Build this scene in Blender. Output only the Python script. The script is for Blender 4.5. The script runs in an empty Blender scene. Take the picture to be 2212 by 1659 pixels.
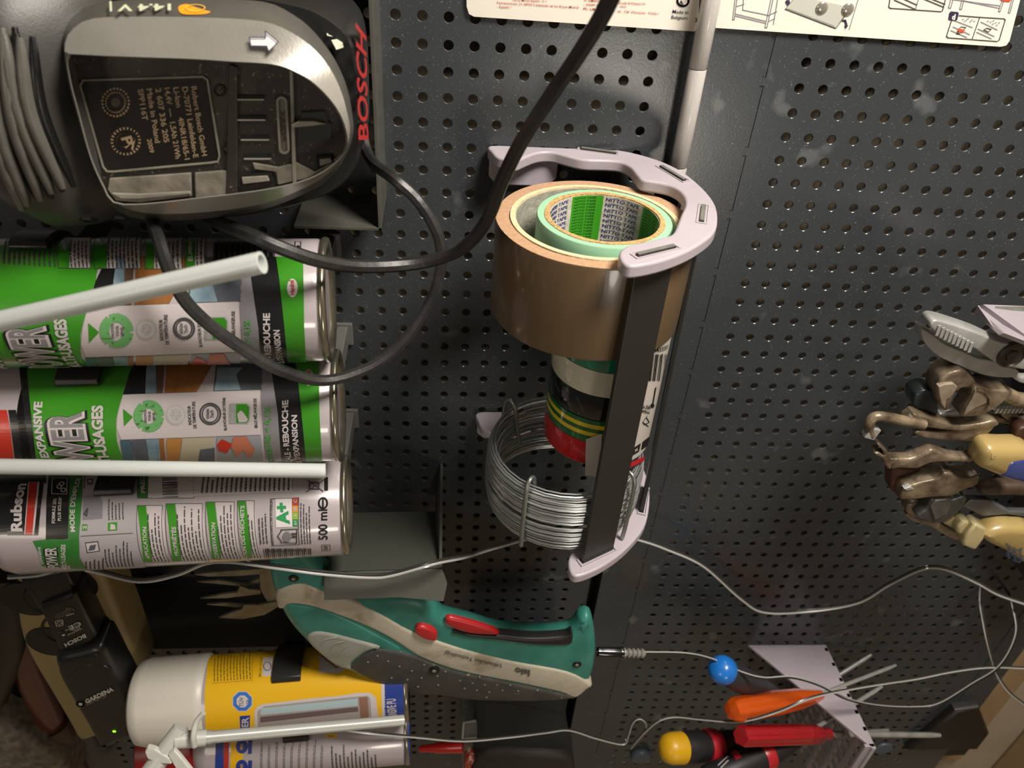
import bpy, bmesh, math, random
from mathutils import Vector, Matrix
from mathutils.geometry import delaunay_2d_cdt
R_ = random.Random(7)
sc = bpy.context.scene
COL = sc.collection
PI = math.pi
Z0 = 1.0
# The photo was taken with the phone on its side: image right is down in the room.
# Working frame: U = down the wall (m), V = along the wall to the left, h = out from the board.
CR = ((0.99587753, -0.06281094, -0.06544257), (0.01063132, 0.79731505, -0.6034697), (0.09008284, 0.60028617, 0.79469591))
CC = (0.02838585, -0.09954134, 0.47460469)
FPX = 1671.79

def W(p):
    return Vector((-p[1], -p[2], Z0 - p[0]))

def ray(x, y):
    a = ((x - 1106) / FPX, (y - 829.5) / FPX, 1.0)
    d = [sum(CR[i][j] * a[i] for i in range(3)) for j in range(3)]
    return Vector((d[0], d[1], -d[2]))

def at(x, y, h=0.0):
    d = ray(x, y); t = (h - CC[2]) / d[2]
    return Vector((CC[0] + t * d[0], CC[1] + t * d[1], h))

def atV(x, y, V):
    d = ray(x, y); t = (V - CC[1]) / d[1]
    return Vector((CC[0] + t * d[0], V, CC[2] + t * d[2]))

def atU(x, y, U):
    d = ray(x, y); t = (U - CC[0]) / d[0]
    return Vector((U, CC[1] + t * d[1], CC[2] + t * d[2]))

# ---------------------------------------------------------------- camera, world, lights, exposure
cam = bpy.data.cameras.new('camera'); co = bpy.data.objects.new('camera', cam); COL.objects.link(co)
def _w(v): return Vector((-v[1], v[2], -v[0]))
rx, uy, bz = _w(CR[0]), -_w(CR[1]), -_w(CR[2])
m = Matrix((rx, uy, bz)).transposed().to_4x4(); m.translation = W(CC)
co.matrix_world = m
cam.sensor_width = 36; cam.lens = FPX / 2212 * 36; cam.clip_start = 0.01
cam.dof.use_dof = True; cam.dof.focus_distance = 0.47; cam.dof.aperture_fstop = 13.0
sc.camera = co

wd = bpy.data.worlds.new('room_light'); sc.world = wd; wd.use_nodes = True
wd.node_tree.nodes['Background'].inputs[0].default_value = (1.0, 0.86, 0.72, 1)
wd.node_tree.nodes['Background'].inputs[1].default_value = 0.07

def area(name, p, target, size, power, color):
    L = bpy.data.lights.new(name, 'AREA'); L.shape = 'DISK'; L.size = size; L.energy = power; L.color = color
    o = bpy.data.objects.new(name, L); COL.objects.link(o); o.location = W(p)
    o.rotation_euler = (W(target) - W(p)).to_track_quat('-Z', 'Y').to_euler(); return o
area('work_lamp', (0.40, -0.62, 0.38), (0.15, 0.15, 0.0), 0.28, 15.5, (1.0, 0.93, 0.84))
area('ceiling_lamp', (-0.9, -0.1, 1.3), (0.1, 0.3, 0.0), 0.5, 3.0, (1.0, 0.88, 0.72))
area('sheen_fill', (0.47, 0.54, 1.6), (0.15, 0.2, 0.0), 0.25, 3.2, (1.0, 0.90, 0.78))  # unseen light added for a soft sheen on the boards and front fill
vs = sc.view_settings; vs.view_transform = 'Standard'; vs.look = 'None'; vs.gamma = 1; vs.exposure = 0.0
vs.use_curve_mapping = False

# ---------------------------------------------------------------- materials
def lin(c):
    c = c / 255.0
    return c / 12.92 if c <= 0.04045 else ((c + 0.055) / 1.055) ** 2.4
def rgb(h):
    if isinstance(h, str): h = (int(h[0:2], 16), int(h[2:4], 16), int(h[4:6], 16))
    return (lin(h[0]), lin(h[1]), lin(h[2]), 1)
MC = {}
def mat(name, col, rough=0.5, metal=0.0, noise=None, col2=None, bump=None, coat=0.0, trans=0.0, alpha=1.0,
        emit=0.0, specks=None, stretch=None, spec=0.5, sss=0.0, thr=None):
    """procedural material: noise=(scale, amount) mixes towards col2; bump=(scale, strength); specks=(scale, colour, amount)"""
    if name in MC: return MC[name]
    M = bpy.data.materials.new(name); M.use_nodes = True; nt = M.node_tree; b = nt.nodes['Principled BSDF']
    b.inputs['Base Color'].default_value = rgb(col); b.inputs['Roughness'].default_value = rough
    b.inputs['Metallic'].default_value = metal; b.inputs['Specular IOR Level'].default_value = spec
    if coat: b.inputs['Coat Weight'].default_value = coat; b.inputs['Coat Roughness'].default_value = 0.08
    if trans: b.inputs['Transmission Weight'].default_value = trans
    if alpha < 1: b.inputs['Alpha'].default_value = alpha
    if sss: b.inputs['Subsurface Weight'].default_value = sss; b.inputs['Subsurface Radius'].default_value = (.01, .01, .01); b.inputs['Subsurface Scale'].default_value = .3
    if emit: b.inputs['Emission Color'].default_value = rgb(col); b.inputs['Emission Strength'].default_value = emit
    tc = nt.nodes.new('ShaderNodeTexCoord'); vec = tc.outputs['Object']
    if stretch:
        mp = nt.nodes.new('ShaderNodeMapping'); mp.inputs['Scale'].default_value = stretch
        nt.links.new(vec, mp.inputs['Vector']); vec = mp.outputs['Vector']
    def ns(scale, detail=4.0):
        n = nt.nodes.new('ShaderNodeTexNoise'); n.inputs['Scale'].default_value = scale; n.inputs['Detail'].default_value = detail
        nt.links.new(vec, n.inputs['Vector']); return n.outputs['Fac']
    cur = None
    if noise:
        r = nt.nodes.new('ShaderNodeMapRange'); lo, hi = thr or (0.35, 0.7)
        r.inputs['From Min'].default_value = lo; r.inputs['From Max'].default_value = hi; r.inputs['To Max'].default_value = noise[1]
        nt.links.new(ns(noise[0]), r.inputs['Value'])
        mx = nt.nodes.new('ShaderNodeMix'); mx.data_type = 'RGBA'
        mx.inputs[6].default_value = rgb(col); mx.inputs[7].default_value = rgb(col2 or col)
        nt.links.new(r.outputs['Result'], mx.inputs[0]); cur = mx.outputs[2]
    if specks:
        for (scale, c, amt, lo) in specks:
            r = nt.nodes.new('ShaderNodeMapRange'); r.inputs['From Min'].default_value = lo; r.inputs['From Max'].default_value = lo + 0.08
            r.inputs['To Max'].default_value = amt; nt.links.new(ns(scale, 2.0), r.inputs['Value'])
            mx = nt.nodes.new('ShaderNodeMix'); mx.data_type = 'RGBA'
            mx.inputs[6].default_value = rgb(col); mx.inputs[7].default_value = rgb(c)
            if cur is not None: nt.links.new(cur, mx.inputs[6])
            nt.links.new(r.outputs['Result'], mx.inputs[0]); cur = mx.outputs[2]
    if cur is not None: nt.links.new(cur, b.inputs['Base Color'])
    if bump:
        bn = nt.nodes.new('ShaderNodeBump'); bn.inputs['Strength'].default_value = bump[1]; bn.inputs['Distance'].default_value = 0.001
        nt.links.new(ns(bump[0]), bn.inputs['Height']); nt.links.new(bn.outputs['Normal'], b.inputs['Normal'])
    MC[name] = M; return M

# ---------------------------------------------------------------- mesh helpers
def v3(*a):
    return Vector(a[0]) if len(a) == 1 else Vector(a)
class MB:
    """collects shapes in working-frame coordinates; build() links them as ONE mesh object"""
    def __init__(s): s.v = []; s.f = []; s.m = []; s.k = 0; s.weld = False
    def add(s, vs, fs):
        b = len(s.v); s.v += [Vector(p) for p in vs]; s.f += [tuple(b + i for i in f) for f in fs]; s.m += [s.k] * len(fs); return s
    def box(s, a, b):
        x0, y0, z0 = a; x1, y1, z1 = b
        return s.hexa([(x0, y0, z0), (x1, y0, z0), (x1, y1, z0), (x0, y1, z0)], [(x0, y0, z1), (x1, y0, z1), (x1, y1, z1), (x0, y1, z1)])
    def hexa(s, lo, hi):
        n = len(lo)
        return s.add(list(lo) + list(hi), [tuple(range(n))[::-1], tuple(range(n, 2 * n))] + [(i, (i + 1) % n, n + (i + 1) % n, n + i) for i in range(n)])
    def prism(s, poly, vec):
        poly = [Vector(p) for p in poly]; return s.hexa(poly, [p + Vector(vec) for p in poly])
    def obox(s, c, ex, ey, ez):
        c, ex, ey, ez = map(Vector, (c, ex, ey, ez))
        q = [c - ex - ey, c + ex - ey, c + ex + ey, c - ex + ey]
        return s.hexa([p - ez for p in q], [p + ez for p in q])
    def loft(s, rings, cap=(True, True), closed=False):
        n = len(rings[0]); vs = [p for r in rings for p in r]; fs = []
        L = len(rings)
        for i in range(L if closed else L - 1):
            j = (i + 1) % L
            for k in range(n):
                fs.append((i * n + k, i * n + (k + 1) % n, j * n + (k + 1) % n, j * n + k))
        if not closed:
            if cap[0]: fs.append(tuple(range(n))[::-1])
            if cap[1]: fs.append(tuple((L - 1) * n + k for k in range(n)))
        return s.add(vs, fs)
    def tube(s, pts, r, seg=10, closed=False, cap=True, flat=None):
        pts = [Vector(p) for p in pts]; n = len(pts); rings = []
        rr = r if isinstance(r, (list, tuple)) else [r] * n
        t0 = (pts[1] - pts[0]).normalized()
        nrm = t0.orthogonal().normalized() if flat is None else (Vector(flat) - t0 * t0.dot(Vector(flat))).normalized()
        for i in range(n):
            if closed: t = (pts[(i + 1) % n] - pts[i - 1]).normalized()
            else: t = (pts[min(i + 1, n - 1)] - pts[max(i - 1, 0)]).normalized()
            nrm = (nrm - t * t.dot(nrm)).normalized(); b = t.cross(nrm)
            rings.append([pts[i] + (nrm * math.cos(a) + b * math.sin(a)) * rr[i] for a in [2 * PI * k / seg for k in range(seg)]])
        return s.loft(rings, (cap, cap), closed)
    def lathe(s, o, ax, prof, seg=40, cap=(True, True), a0=0, ref=None):
        """prof: (radius, distance along the axis)"""
        o = Vector(o); ax = Vector(ax).normalized()
        e1 = ax.orthogonal().normalized() if ref is None else (Vector(ref) - ax * ax.dot(Vector(ref))).normalized(); e2 = ax.cross(e1)
        return s.loft([[o + ax * t + (e1 * math.cos(a) + e2 * math.sin(a)) * r for a in [2 * PI * k / seg for k in range(seg)]] for r, t in prof], cap)
    def ball(s, c, r, seg=14, sc3=(1, 1, 1)):
        c = Vector(c); rings = []
        for i in range(1, 8):
            a = PI * i / 8
            rings.append([c + Vector((math.sin(a) * math.cos(b) * r * sc3[0], math.sin(a) * math.sin(b) * r * sc3[1], math.cos(a) * r * sc3[2])) for b in [2 * PI * k / seg for k in range(seg)]])
        return s.loft(rings)
    def build(s, name, material, parent=None, smooth=30, bevel=0.0, sub=0, seg=2):
        me = bpy.data.meshes.new(name)
        pts = [W(p) for p in s.v]
        if parent is not None: off = Vector(parent['_o'])
        else:
            off = sum(pts, Vector()) / len(pts)
            off = Vector((off.x, off.y, min(p.z for p in pts)))
        me.from_pydata([p - off for p in pts], [], s.f)
        ms = material if isinstance(material, (list, tuple)) else [material]
        for q in ms: me.materials.append(q)
        if len(ms) > 1: me.polygons.foreach_set('material_index', s.m)
        bm = bmesh.new(); bm.from_mesh(me); bmesh.ops.remove_doubles(bm, verts=bm.verts, dist=1e-6) if s.weld else None; bmesh.ops.recalc_face_normals(bm, faces=bm.faces); bm.to_mesh(me); bm.free()
        o = bpy.data.objects.new(name, me); COL.objects.link(o)
        if smooth:
            me.shade_smooth(); me.set_sharp_from_angle(angle=math.radians(smooth))
        if parent is not None: o.parent = parent; o['_o'] = tuple(off)
        else: o.location = off; o['_o'] = tuple(off)
        if bevel:
            bv = o.modifiers.new('bevel', 'BEVEL'); bv.width = bevel; bv.segments = seg; bv.limit_method = 'ANGLE'; bv.angle_limit = math.radians(35)
            bv.harden_normals = False
        if sub:
            sm = o.modifiers.new('sub', 'SUBSURF'); sm.levels = sub; sm.render_levels = sub
        return o
def tag(o, label, cat, group=None):
    o['label'] = label; o['category'] = cat
    if group: o['group'] = group
    return o
def thing(name, loc, label, cat, group=None):
    o = bpy.data.objects.new(name, None); o.empty_display_size = .01; COL.objects.link(o)
    o.location = W(loc); o['_o'] = tuple(o.location); return tag(o, label, cat, group)
def lab(o, s): o['label'] = s; return o

def spline(pts, n=8, closed=False):
    pts = [Vector(p) for p in pts]; out = []; N = len(pts)
    rng = range(N if closed else N - 1)
    for i in rng:
        p0 = pts[(i - 1) % N] if closed or i > 0 else pts[0] * 2 - pts[1]
        p1 = pts[i]; p2 = pts[(i + 1) % N]
        p3 = pts[(i + 2) % N] if closed or i + 2 < N else p2 * 2 - p1
        for k in range(n):
            t = k / n
            out.append(0.5 * ((2 * p1) + (p2 - p0) * t + (2 * p0 - 5 * p1 + 4 * p2 - p3) * t * t + (3 * p1 - p0 - 3 * p2 + p3) * t ** 3))
    if not closed: out.append(pts[-1])
    return out
def sp2(pts, n=6, closed=True):
    return [(p[0], p[1]) for p in spline([(a, b, 0) for a, b in pts], n, closed)]

# ---------------------------------------------------------------- print on surfaces
class Plane:
    def __init__(s, o, ea, eb):
        s.o = Vector(o); s.a = Vector(ea).normalized(); s.b = (Vector(eb) - s.a * s.a.dot(Vector(eb))).normalized()
        s.n = s.a.cross(s.b); s.curved = False
        if s.n.dot(Vector(CC) - s.o) < 0: s.n = -s.n
    def uv(s, px, py):
        d = ray(px, py); c = Vector(CC); t = (s.o - c).dot(s.n) / d.dot(s.n); p = c + d * t - s.o
        return (p.dot(s.a), p.dot(s.b))
    def xyz(s, a, b, off=0): return s.o + s.a * a + s.b * b + s.n * off
class Cyl:
    """surface of a cylinder: a = along the axis, b = angle around it times radius; inside=True for its inner face"""
    def __init__(s, o, ax, r, inside=False):
        s.o = Vector(o); s.ax = Vector(ax).normalized(); s.r = r; s.inside = inside; s.curved = True
        d = Vector(CC) - s.o; d = d - s.ax * d.dot(s.ax); s.e1 = d.normalized(); s.e2 = s.ax.cross(s.e1)
        if inside: s.e1 = -s.e1; s.e2 = -s.e2
    def uv(s, px, py):
        d = ray(px, py); c = Vector(CC) - s.o
        dd = d - s.ax * d.dot(s.ax); cc = c - s.ax * c.dot(s.ax)
        A = dd.dot(dd); B = 2 * dd.dot(cc); Q = cc.dot(cc) - s.r ** 2; D = B * B - 4 * A * Q
        t = (-B + (math.sqrt(D) if s.inside else -math.sqrt(D))) / (2 * A) if D > 0 else -B / (2 * A)
        p = c + d * t
        return (p.dot(s.ax), math.atan2(p.dot(s.e2), p.dot(s.e1)) * s.r)
    def xyz(s, a, b, off=0):
        th = b / s.r; r = s.r + (-off if s.inside else off)
        return s.o + s.ax * a + (s.e1 * math.cos(th) + s.e2 * math.sin(th)) * r

def flat_mesh(surf, polys, off, step=0.002):
    """polys: lists of (a, b) points -> verts and faces wrapped on the surface"""
    bm = bmesh.new()
    for poly in polys:
        vs = [bm.verts.new((p[0], p[1], 0)) for p in poly]
        try: f = bm.faces.new(vs)
        except ValueError: continue
    bmesh.ops.triangulate(bm, faces=bm.faces[:])
    return wrap_bm(bm, surf, off, step)
def wrap_bm(bm, surf, off, step=0.002):
    if surf.curved and bm.verts:
        lo = min(v.co.y for v in bm.verts); hi = max(v.co.y for v in bm.verts); y = lo + step
        while y < hi:
            bmesh.ops.bisect_plane(bm, geom=bm.verts[:] + bm.edges[:] + bm.faces[:], plane_co=(0, y, 0), plane_no=(0, 1, 0)); y += step
    bm.verts.index_update()
    r = ([surf.xyz(v.co.x, v.co.y, off) for v in bm.verts], [tuple(v.index for v in f.verts) for f in bm.faces]); bm.free(); return r
FONTS = {}
def glyphs(text, bold):
    k = (text, bold)
    if k in FONTS: return FONTS[k]
    cu = bpy.data.curves.new('t', 'FONT'); cu.body = text; cu.size = 1; cu.resolution_u = 3; cu.offset = bold
    ob = bpy.data.objects.new('t', cu); COL.objects.link(ob)
    dg = bpy.context.evaluated_depsgraph_get(); me = bpy.data.meshes.new_from_object(ob.evaluated_get(dg))
    vs = [tuple(v.co) for v in me.vertices]; fs = [tuple(p.vertices) for p in me.polygons]
    bpy.data.objects.remove(ob); bpy.data.curves.remove(cu); bpy.data.meshes.remove(me)
    FONTS[k] = (vs, fs); return FONTS[k]
class Print:
    """flat print on one surface, several colours in layers"""
    def __init__(s, surf, base=0.00012): s.s = surf; s.mb = MB(); s.mats = []; s.base = base
    def _k(s, m):
        if m not in s.mats: s.mats.append(m)
        s.mb.k = s.mats.index(m)
    def poly(s, px, m, layer=0, n=0):
        if n: px = sp2(px, n)
        if s.s.curved and len(px) < 12:
            px = [(a[0] + (b[0] - a[0]) * i / 5, a[1] + (b[1] - a[1]) * i / 5) for a, b in zip(px, list(px[1:]) + [px[0]]) for i in range(5)]
        pts = [s.s.uv(*p) for p in px]; s._k(m); s.mb.add(*flat_mesh(s.s, [pts], s.base * (1 + layer))); return s
    def rect(s, x0, y0, x1, y1, m, layer=0): return s.poly([(x0, y0), (x1, y0), (x1, y1), (x0, y1)], m, layer)
    def line(s, px, w, m, layer=1, closed=False):
        pts = [Vector(s.s.uv(*p)).to_3d() for p in px]
        if closed: pts.append(pts[0])
        q = []
        for a, b in zip(pts, pts[1:]):
            d = (b - a)
            if d.length < 1e-7: continue
            d.normalize(); n = Vector((-d.y, d.x, 0)) * w / 2; a2 = a - d * w * .4; b2 = b + d * w * .4
            q.append([(p.x, p.y) for p in (a2 - n, b2 - n, b2 + n, a2 + n)])
        s._k(m); s.mb.add(*flat_mesh(s.s, q, s.base * (1 + layer))); return s
    def ring(s, cx, cy, rx_, ry_, w, m, layer=1, n=24):
        return s.line([(cx + rx_ * math.cos(2 * PI * i / n), cy + ry_ * math.sin(2 * PI * i / n)) for i in range(n)], w, m, layer, True)
    def disc(s, cx, cy, rx_, ry_, m, layer=1, n=20):
        return s.poly([(cx + rx_ * math.cos(2 * PI * i / n), cy + ry_ * math.sin(2 * PI * i / n)) for i in range(n)], m, layer)
    def text(s, t, p0, p1, p2, m, bold=0.0, layer=2):
        """p0, p1: start and end of the baseline, p2: top of a capital above p0"""
        vs, fs = glyphs(t, bold)
        if not vs: return s
        x0 = min(v[0] for v in vs); x1 = max(v[0] for v in vs); ch = 0.72
        a = Vector(s.s.uv(*p0)); e = (Vector(s.s.uv(*p1)) - a) / (x1 - x0); u = (Vector(s.s.uv(*p2)) - a) / ch
        bm = bmesh.new(); bv = [bm.verts.new((*(a + e * (v[0] - x0) + u * v[1]), 0)) for v in vs]
        for f in fs:
            try: bm.faces.new([bv[i] for i in f])
            except ValueError: pass
        s._k(m); s.mb.add(*wrap_bm(bm, s.s, s.base * (1 + layer), 0.002)); return s
    def fine(s, p00, p10, p01, rows, m, layer=1, fill=.9, thick=.36):
        """unreadable small print: rows of word-long strokes; rows run p00->p10 and stack towards p01"""
        a = Vector(s.s.uv(*p00)); e = Vector(s.s.uv(*p10)) - a; u = Vector(s.s.uv(*p01)) - a; q = []
        for r in range(rows):
            t = 0.0; end = R_.uniform(fill * .7, 1.0)
            while t < end:
                w = min(R_.uniform(.05, .17), end - t)
                if w > .008:
                    y0 = (r + .5 - thick / 2) / rows; y1 = (r + .5 + thick / 2) / rows
                    q.append([tuple(a + e * tt + u * yy) for tt, yy in ((t, y0), (t + w, y0), (t + w, y1), (t, y1))])
                t += w + .02
        s._k(m); s.mb.add(*flat_mesh(s.s, q, s.base * (1 + layer), .002)); return s
    def build(s, name, parent): return s.mb.build(name, s.mats, parent, smooth=0)

def cable(name, pts, r, m, label, twin=False, stripe=None, parent=None):
    """pts: (x, y, h) in photograph pixels and height off the board; twin = two wires side by side"""
    P = spline([at(x, y, h) for x, y, h in pts], 7)
    if not twin:
        return MB().tube(P, r, 8).build(name, m, parent)
    o = thing(name, P[0], label, 'cable')
    for sgn in (-1, 1):
        q = []
        for i, p in enumerate(P):
            t = (P[min(i + 1, len(P) - 1)] - P[max(i - 1, 0)]).normalized()
            c = (Vector(CC) - p).normalized(); n = t.cross(c).normalized()
            q.append(p + n * sgn * r * .95)
        MB().tube(q, r, 7).build('wire', (m[0] if sgn < 0 else m[1]), o)
    return o

def pz(x, y, Z):
    return Vector(CC) + ray(x, y) * Z
def inset2(P, d):
    n = len(P); out = []
    area_ = sum(P[i][0] * P[(i + 1) % n][1] - P[(i + 1) % n][0] * P[i][1] for i in range(n))
    sg = 1 if area_ > 0 else -1
    for i in range(n):
        a, b, c = P[i - 1], P[i], P[(i + 1) % n]
        tx, ty = c[0] - a[0], c[1] - a[1]; L = math.hypot(tx, ty) or 1e-9
        out.append((b[0] - sg * ty / L * d * -1 * -1, b[1] + sg * tx / L * d))
    return out
def resample(P, N):
    Q = list(P) + [P[0]]; L = [0]
    for a, b in zip(Q, Q[1:]): L.append(L[-1] + math.hypot(b[0] - a[0], b[1] - a[1]))
    out = []; k = 0
    for i in range(N):
        t = L[-1] * i / N
        while L[k + 1] < t: k += 1
        f = (t - L[k]) / max(1e-9, L[k + 1] - L[k]); out.append((Q[k][0] + (Q[k + 1][0] - Q[k][0]) * f, Q[k][1] + (Q[k + 1][1] - Q[k][1]) * f))
    return out
def pillow(px, h_top, h_bot, rnd=.004, steps=4, n=5, surf=None, N=None, mb=None, rb=0.0, fn=None):
    """rounded slab: outline in photo pixels read at height h_top, with a rounded upper edge"""
    P = sp2(px, n) if n else list(px)
    if N: P = resample(P, N)
    if surf is None: Q = [(at(x, y, h_top).x, at(x, y, h_top).y) for x, y in P]
    else: Q = [surf.uv(x, y) for x, y in P]
    def lift(a, b, off):
        if surf is None: return Vector((a, b, h_top - off + (fn(a, b) if fn else 0)))
        return surf.xyz(a, b, -off)
    rings = []
    T = (h_top - h_bot) if surf is None else h_bot
    if rb: rings.append([lift(a, b, T) for a, b in inset2(Q, rb)]); rings.append([lift(a, b, T - rb) for a, b in Q])
    else: rings.append([lift(a, b, T) for a, b in Q])
    for k in range(steps + 1):
        th_ = PI / 2 * k / steps; I = inset2(Q, rnd * (1 - math.cos(th_)))
        rings.append([lift(a, b, rnd * (1 - math.sin(th_))) for a, b in I])
    m_ = (mb or MB()).loft(rings, (False, False)); N_ = len(Q)
    res = delaunay_2d_cdt([Vector(p) for p in I], [], [list(range(N_))], 1, 1e-7)
    m_.weld = True
    m_.add([lift(p.x, p.y, 0) for p in res[0]], [tuple(f_) for f_ in res[2]])
    return m_
# ---------------------------------------------------------------- structure behind the boards
PLASTER = mat('plaster', 'a39580', .85, noise=(6, .6), col2='86775f', bump=(60, .3))
wb = MB().box((-1.1, -.7, -.05), (1.0, 1.25, -.020)).build('wall_back', PLASTER, smooth=0); wb['kind'] = 'structure'
wl = MB().box((-1.1, 1.25, -.05), (1.0, 1.27, 1.9)).build('wall_left', PLASTER, smooth=0); wl['kind'] = 'structure'
fl = MB().box((1.0, -.7, -.05), (1.03, 1.27, 1.9)).build('floor', mat('floor_tan', 'a08a6c', .8, noise=(4, .7), col2='6f5c45'), smooth=0); fl['kind'] = 'structure'

# ---------------------------------------------------------------- perforated boards
PANEL = mat('painted_steel', '34383b', .24, noise=(9, .35), col2='3f4447', spec=.55,
            specks=[(1000, 'b8b8b0', .32, .67), (40, '8d8f8e', .22, .66)], bump=(700, .04))
PITCH = .015
def rotv(p, w):
    w = Vector(w); return Matrix.Rotation(w.length, 3, w.normalized()) @ Vector(p)
RO = (.24394, -.00064, -.00088); RW = (-.01584, .01913, .00635)
def T_left(u, v, d=0): return Vector((u, v, -d))
def T_right(u, v, d=0):
    q = rotv((u, v, d), RW); return Vector((q.x + RO[0], q.y + RO[1], -(q.z + RO[2])))
def perforated(T, c0, c1, r0, r1, rects, slots=None, rad=.0032):
    mb = MB(); n = 16; A = [2 * PI * k / n for k in range(n)]
    sq = []
    for a in A:
        c, s = math.cos(a), math.sin(a); q = max(abs(c), abs(s)); sq.append((c / q * PITCH / 2, s / q * PITCH / 2))
    for i in range(c0, c1 + 1):
        for j in range(r0, r1 + 1):
            x, y = i * PITCH, j * PITCH; vs = []
            for (dx, dy) in sq: vs.append(T(x + dx, y + dy, 0))
            for rr, dd in ((rad, 0), (rad - .0003, .0003), (rad - .0003, .0015)):
                for a in A: vs.append(T(x + rr * math.cos(a), y + rr * math.sin(a), dd))
            fs = [(q * n + k, q * n + (k + 1) % n, (q + 1) * n + (k + 1) % n, (q + 1) * n + k) for q in range(3) for k in range(n)]
            b = len(mb.v); mb.v += vs; mb.f += [tuple(b + t for t in f) for f in fs]; mb.m += [0] * len(fs)
    for (x0, y0, x1, y1) in rects:
        mb.add([T(x0, y0), T(x1, y0), T(x1, y1), T(x0, y1)], [(0, 1, 2, 3)])
    return mb
h2 = PITCH / 2
def finish(mb, name, m, label):
    o = mb.build(name, m, smooth=0); return tag(o, label, 'panel')
# left board
x0, x1, y0, y1 = -22 * PITCH - h2, 10 * PITCH + h2, -7 * PITCH - h2, 54 * PITCH + h2
mb = perforated(T_left, -22, 10, -7, 54, [(-.55, y0, x0, y1), (x1, y0, .1722, y1), (-.55, y1, .172, .858)])
mb.box((.172, y0, -.012), (.1732, .858, 0)); mb.box((-.55, .858, -.012), (.1732, .8592, 0))
finish(mb, 'perforated_panel', PANEL, 'dark grey perforated steel board behind the tape holder, left of the white rod')
# right board with a slotted margin on both sides
def right_board():
    X0 = -.0595; X1 = .419; Y0 = -7 * PITCH - h2; Y1 = 55 * PITCH + h2; YE = .858
    c0, c1 = 0, 24
    xa, xb = -h2, c1 * PITCH + h2
    rects = [(X0, Y1, X1, YE)]
    mb = perforated(T_right, c0, c1, -7, 55, rects)
    def margin(xs, xe, sx):
        w = .0013
        mb.add([T_right(xs, Y0), T_right(sx - w, Y0), T_right(sx - w, Y1), T_right(xs, Y1)], [(0, 1, 2, 3)])
        mb.add([T_right(sx + w, Y0), T_right(xe, Y0), T_right(xe, Y1), T_right(sx + w, Y1)], [(0, 1, 2, 3)])
        y = .0296 - .0432 * 3; last = Y0
        while y < Y1 - .04:
            mb.add([T_right(sx - w, last), T_right(sx + w, last), T_right(sx + w, y), T_right(sx - w, y)], [(0, 1, 2, 3)])
            e = y + .0382
            for q in (-w, w):
                mb.add([T_right(sx + q, y), T_right(sx + q, e), T_right(sx + q, e, .0015), T_right(sx + q, y, .0015)], [(0, 1, 2, 3)])
            mb.add([T_right(sx - w, y, .0007), T_right(sx + w, y, .0007), T_right(sx + w, e, .0007), T_right(sx - w, e, .0007)], [(0, 1, 2, 3)])
            last = e; y += .0432
        mb.add([T_right(sx - w, last), T_right(sx + w, last), T_right(sx + w, Y1), T_right(sx - w, Y1)], [(0, 1, 2, 3)])
    margin(X0, xa, -.0235); margin(xb, X1, .386)
    for (p, q) in (((X0, Y0), (X0, YE)), ((X1, Y0), (X1, YE)), ((X0, YE), (X1, YE))):
        mb.add([T_right(*p), T_right(*q), T_right(*q, .014), T_right(*p, .014)], [(0, 1, 2, 3)])
    return mb
backing = MB().box((.165, -.13, -.028), (.192, .90, -.0125)).build('gap_backing', mat('gap_dark', '151412', .6), smooth=0); tag(backing, 'black backing strip added behind the joint between the two boards to darken the gap', 'backing')  # added strip: the darkness of the deep gap is put into its black colour
finish(right_board(), 'perforated_panel', PANEL, 'dark grey perforated steel board right of the white rod, behind the pliers and screwdrivers')

# ---------------------------------------------------------------- tape holder
LILAC = mat('lilac_print', 'a8a0a7', .38, noise=(30, .4), col2='9a9098', bump=(250, .12))
STRIP = mat('dark_strip', '242422', .42, bump=(500, .05))
STRIPT = mat('strip_end', '6f6f68', .45, noise=(200, .5), col2='4a4a45')
S = 3.95
ol = [(150,95),(450,92),(900,98),(1240,132),(1500,190),(1700,265),(1850,355),(2000,490),(2080,610),(2095,740),(2060,840),(1950,930),(1800,1010),(1600,1080),(1400,1120),(1310,1110),(1262,1060),(1258,1000),(1310,955),(1400,928),(1600,885),(1710,845),(1755,760),(1785,680),(1820,600),(1810,530),(1760,470),(1680,430),(1560,405),(1450,385),(1400,335),(1350,275),(1270,235),(1150,222),(950,215),(800,180),(680,150),(560,155),(450,195),(380,225),(300,215),(210,190),(165,145)]
VT, VB = .072, .286
UH = []
for i, (x, y) in enumerate(ol):
    p = atV(x / S + 1020, y / S + 290, VT); UH.append((p.x, max(p.z, 0.0)))
UH = sp2(UH, 3)
UH = [(u, max(h_, .0004)) for u, h_ in UH]
th = thing('tape_holder', (.12, .29, 0), 'wall mounted cradle with two curved lilac end brackets joined by dark strips, holding tape rolls', 'holder')
for V in (VT, VB):
    kh = 1.0 if V == VT else 1.065
    o = MB().prism([(u - (.003 if V == VB else 0) * h_ / .147, V, h_ * kh) for u, h_ in UH], (0, .0072, 0)).build('curved_bracket', LILAC, th, smooth=45, bevel=.0013, seg=3)
    f = [(.0565, V + .002), (.1, V + .002), (.1, V + .019), (.094, V + .0245), (.062, V + .0245), (.0565, V + .019)]
    MB().prism([(a, b, .0004) for a, b in f], (0, 0, .0045)).build('wall_plate', LILAC, th, smooth=40, bevel=.001)
def strip_ends(pa, pb):
    return atV(*pa, VT), atV(*pb, VT)
slots = [((1375,553),(1458,533)), ((1520,443),(1515,482)), ((1427,360),(1479,391)), ((1253,318),(1329,327))]
ctr = Vector((.115, 0, .085))
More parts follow.
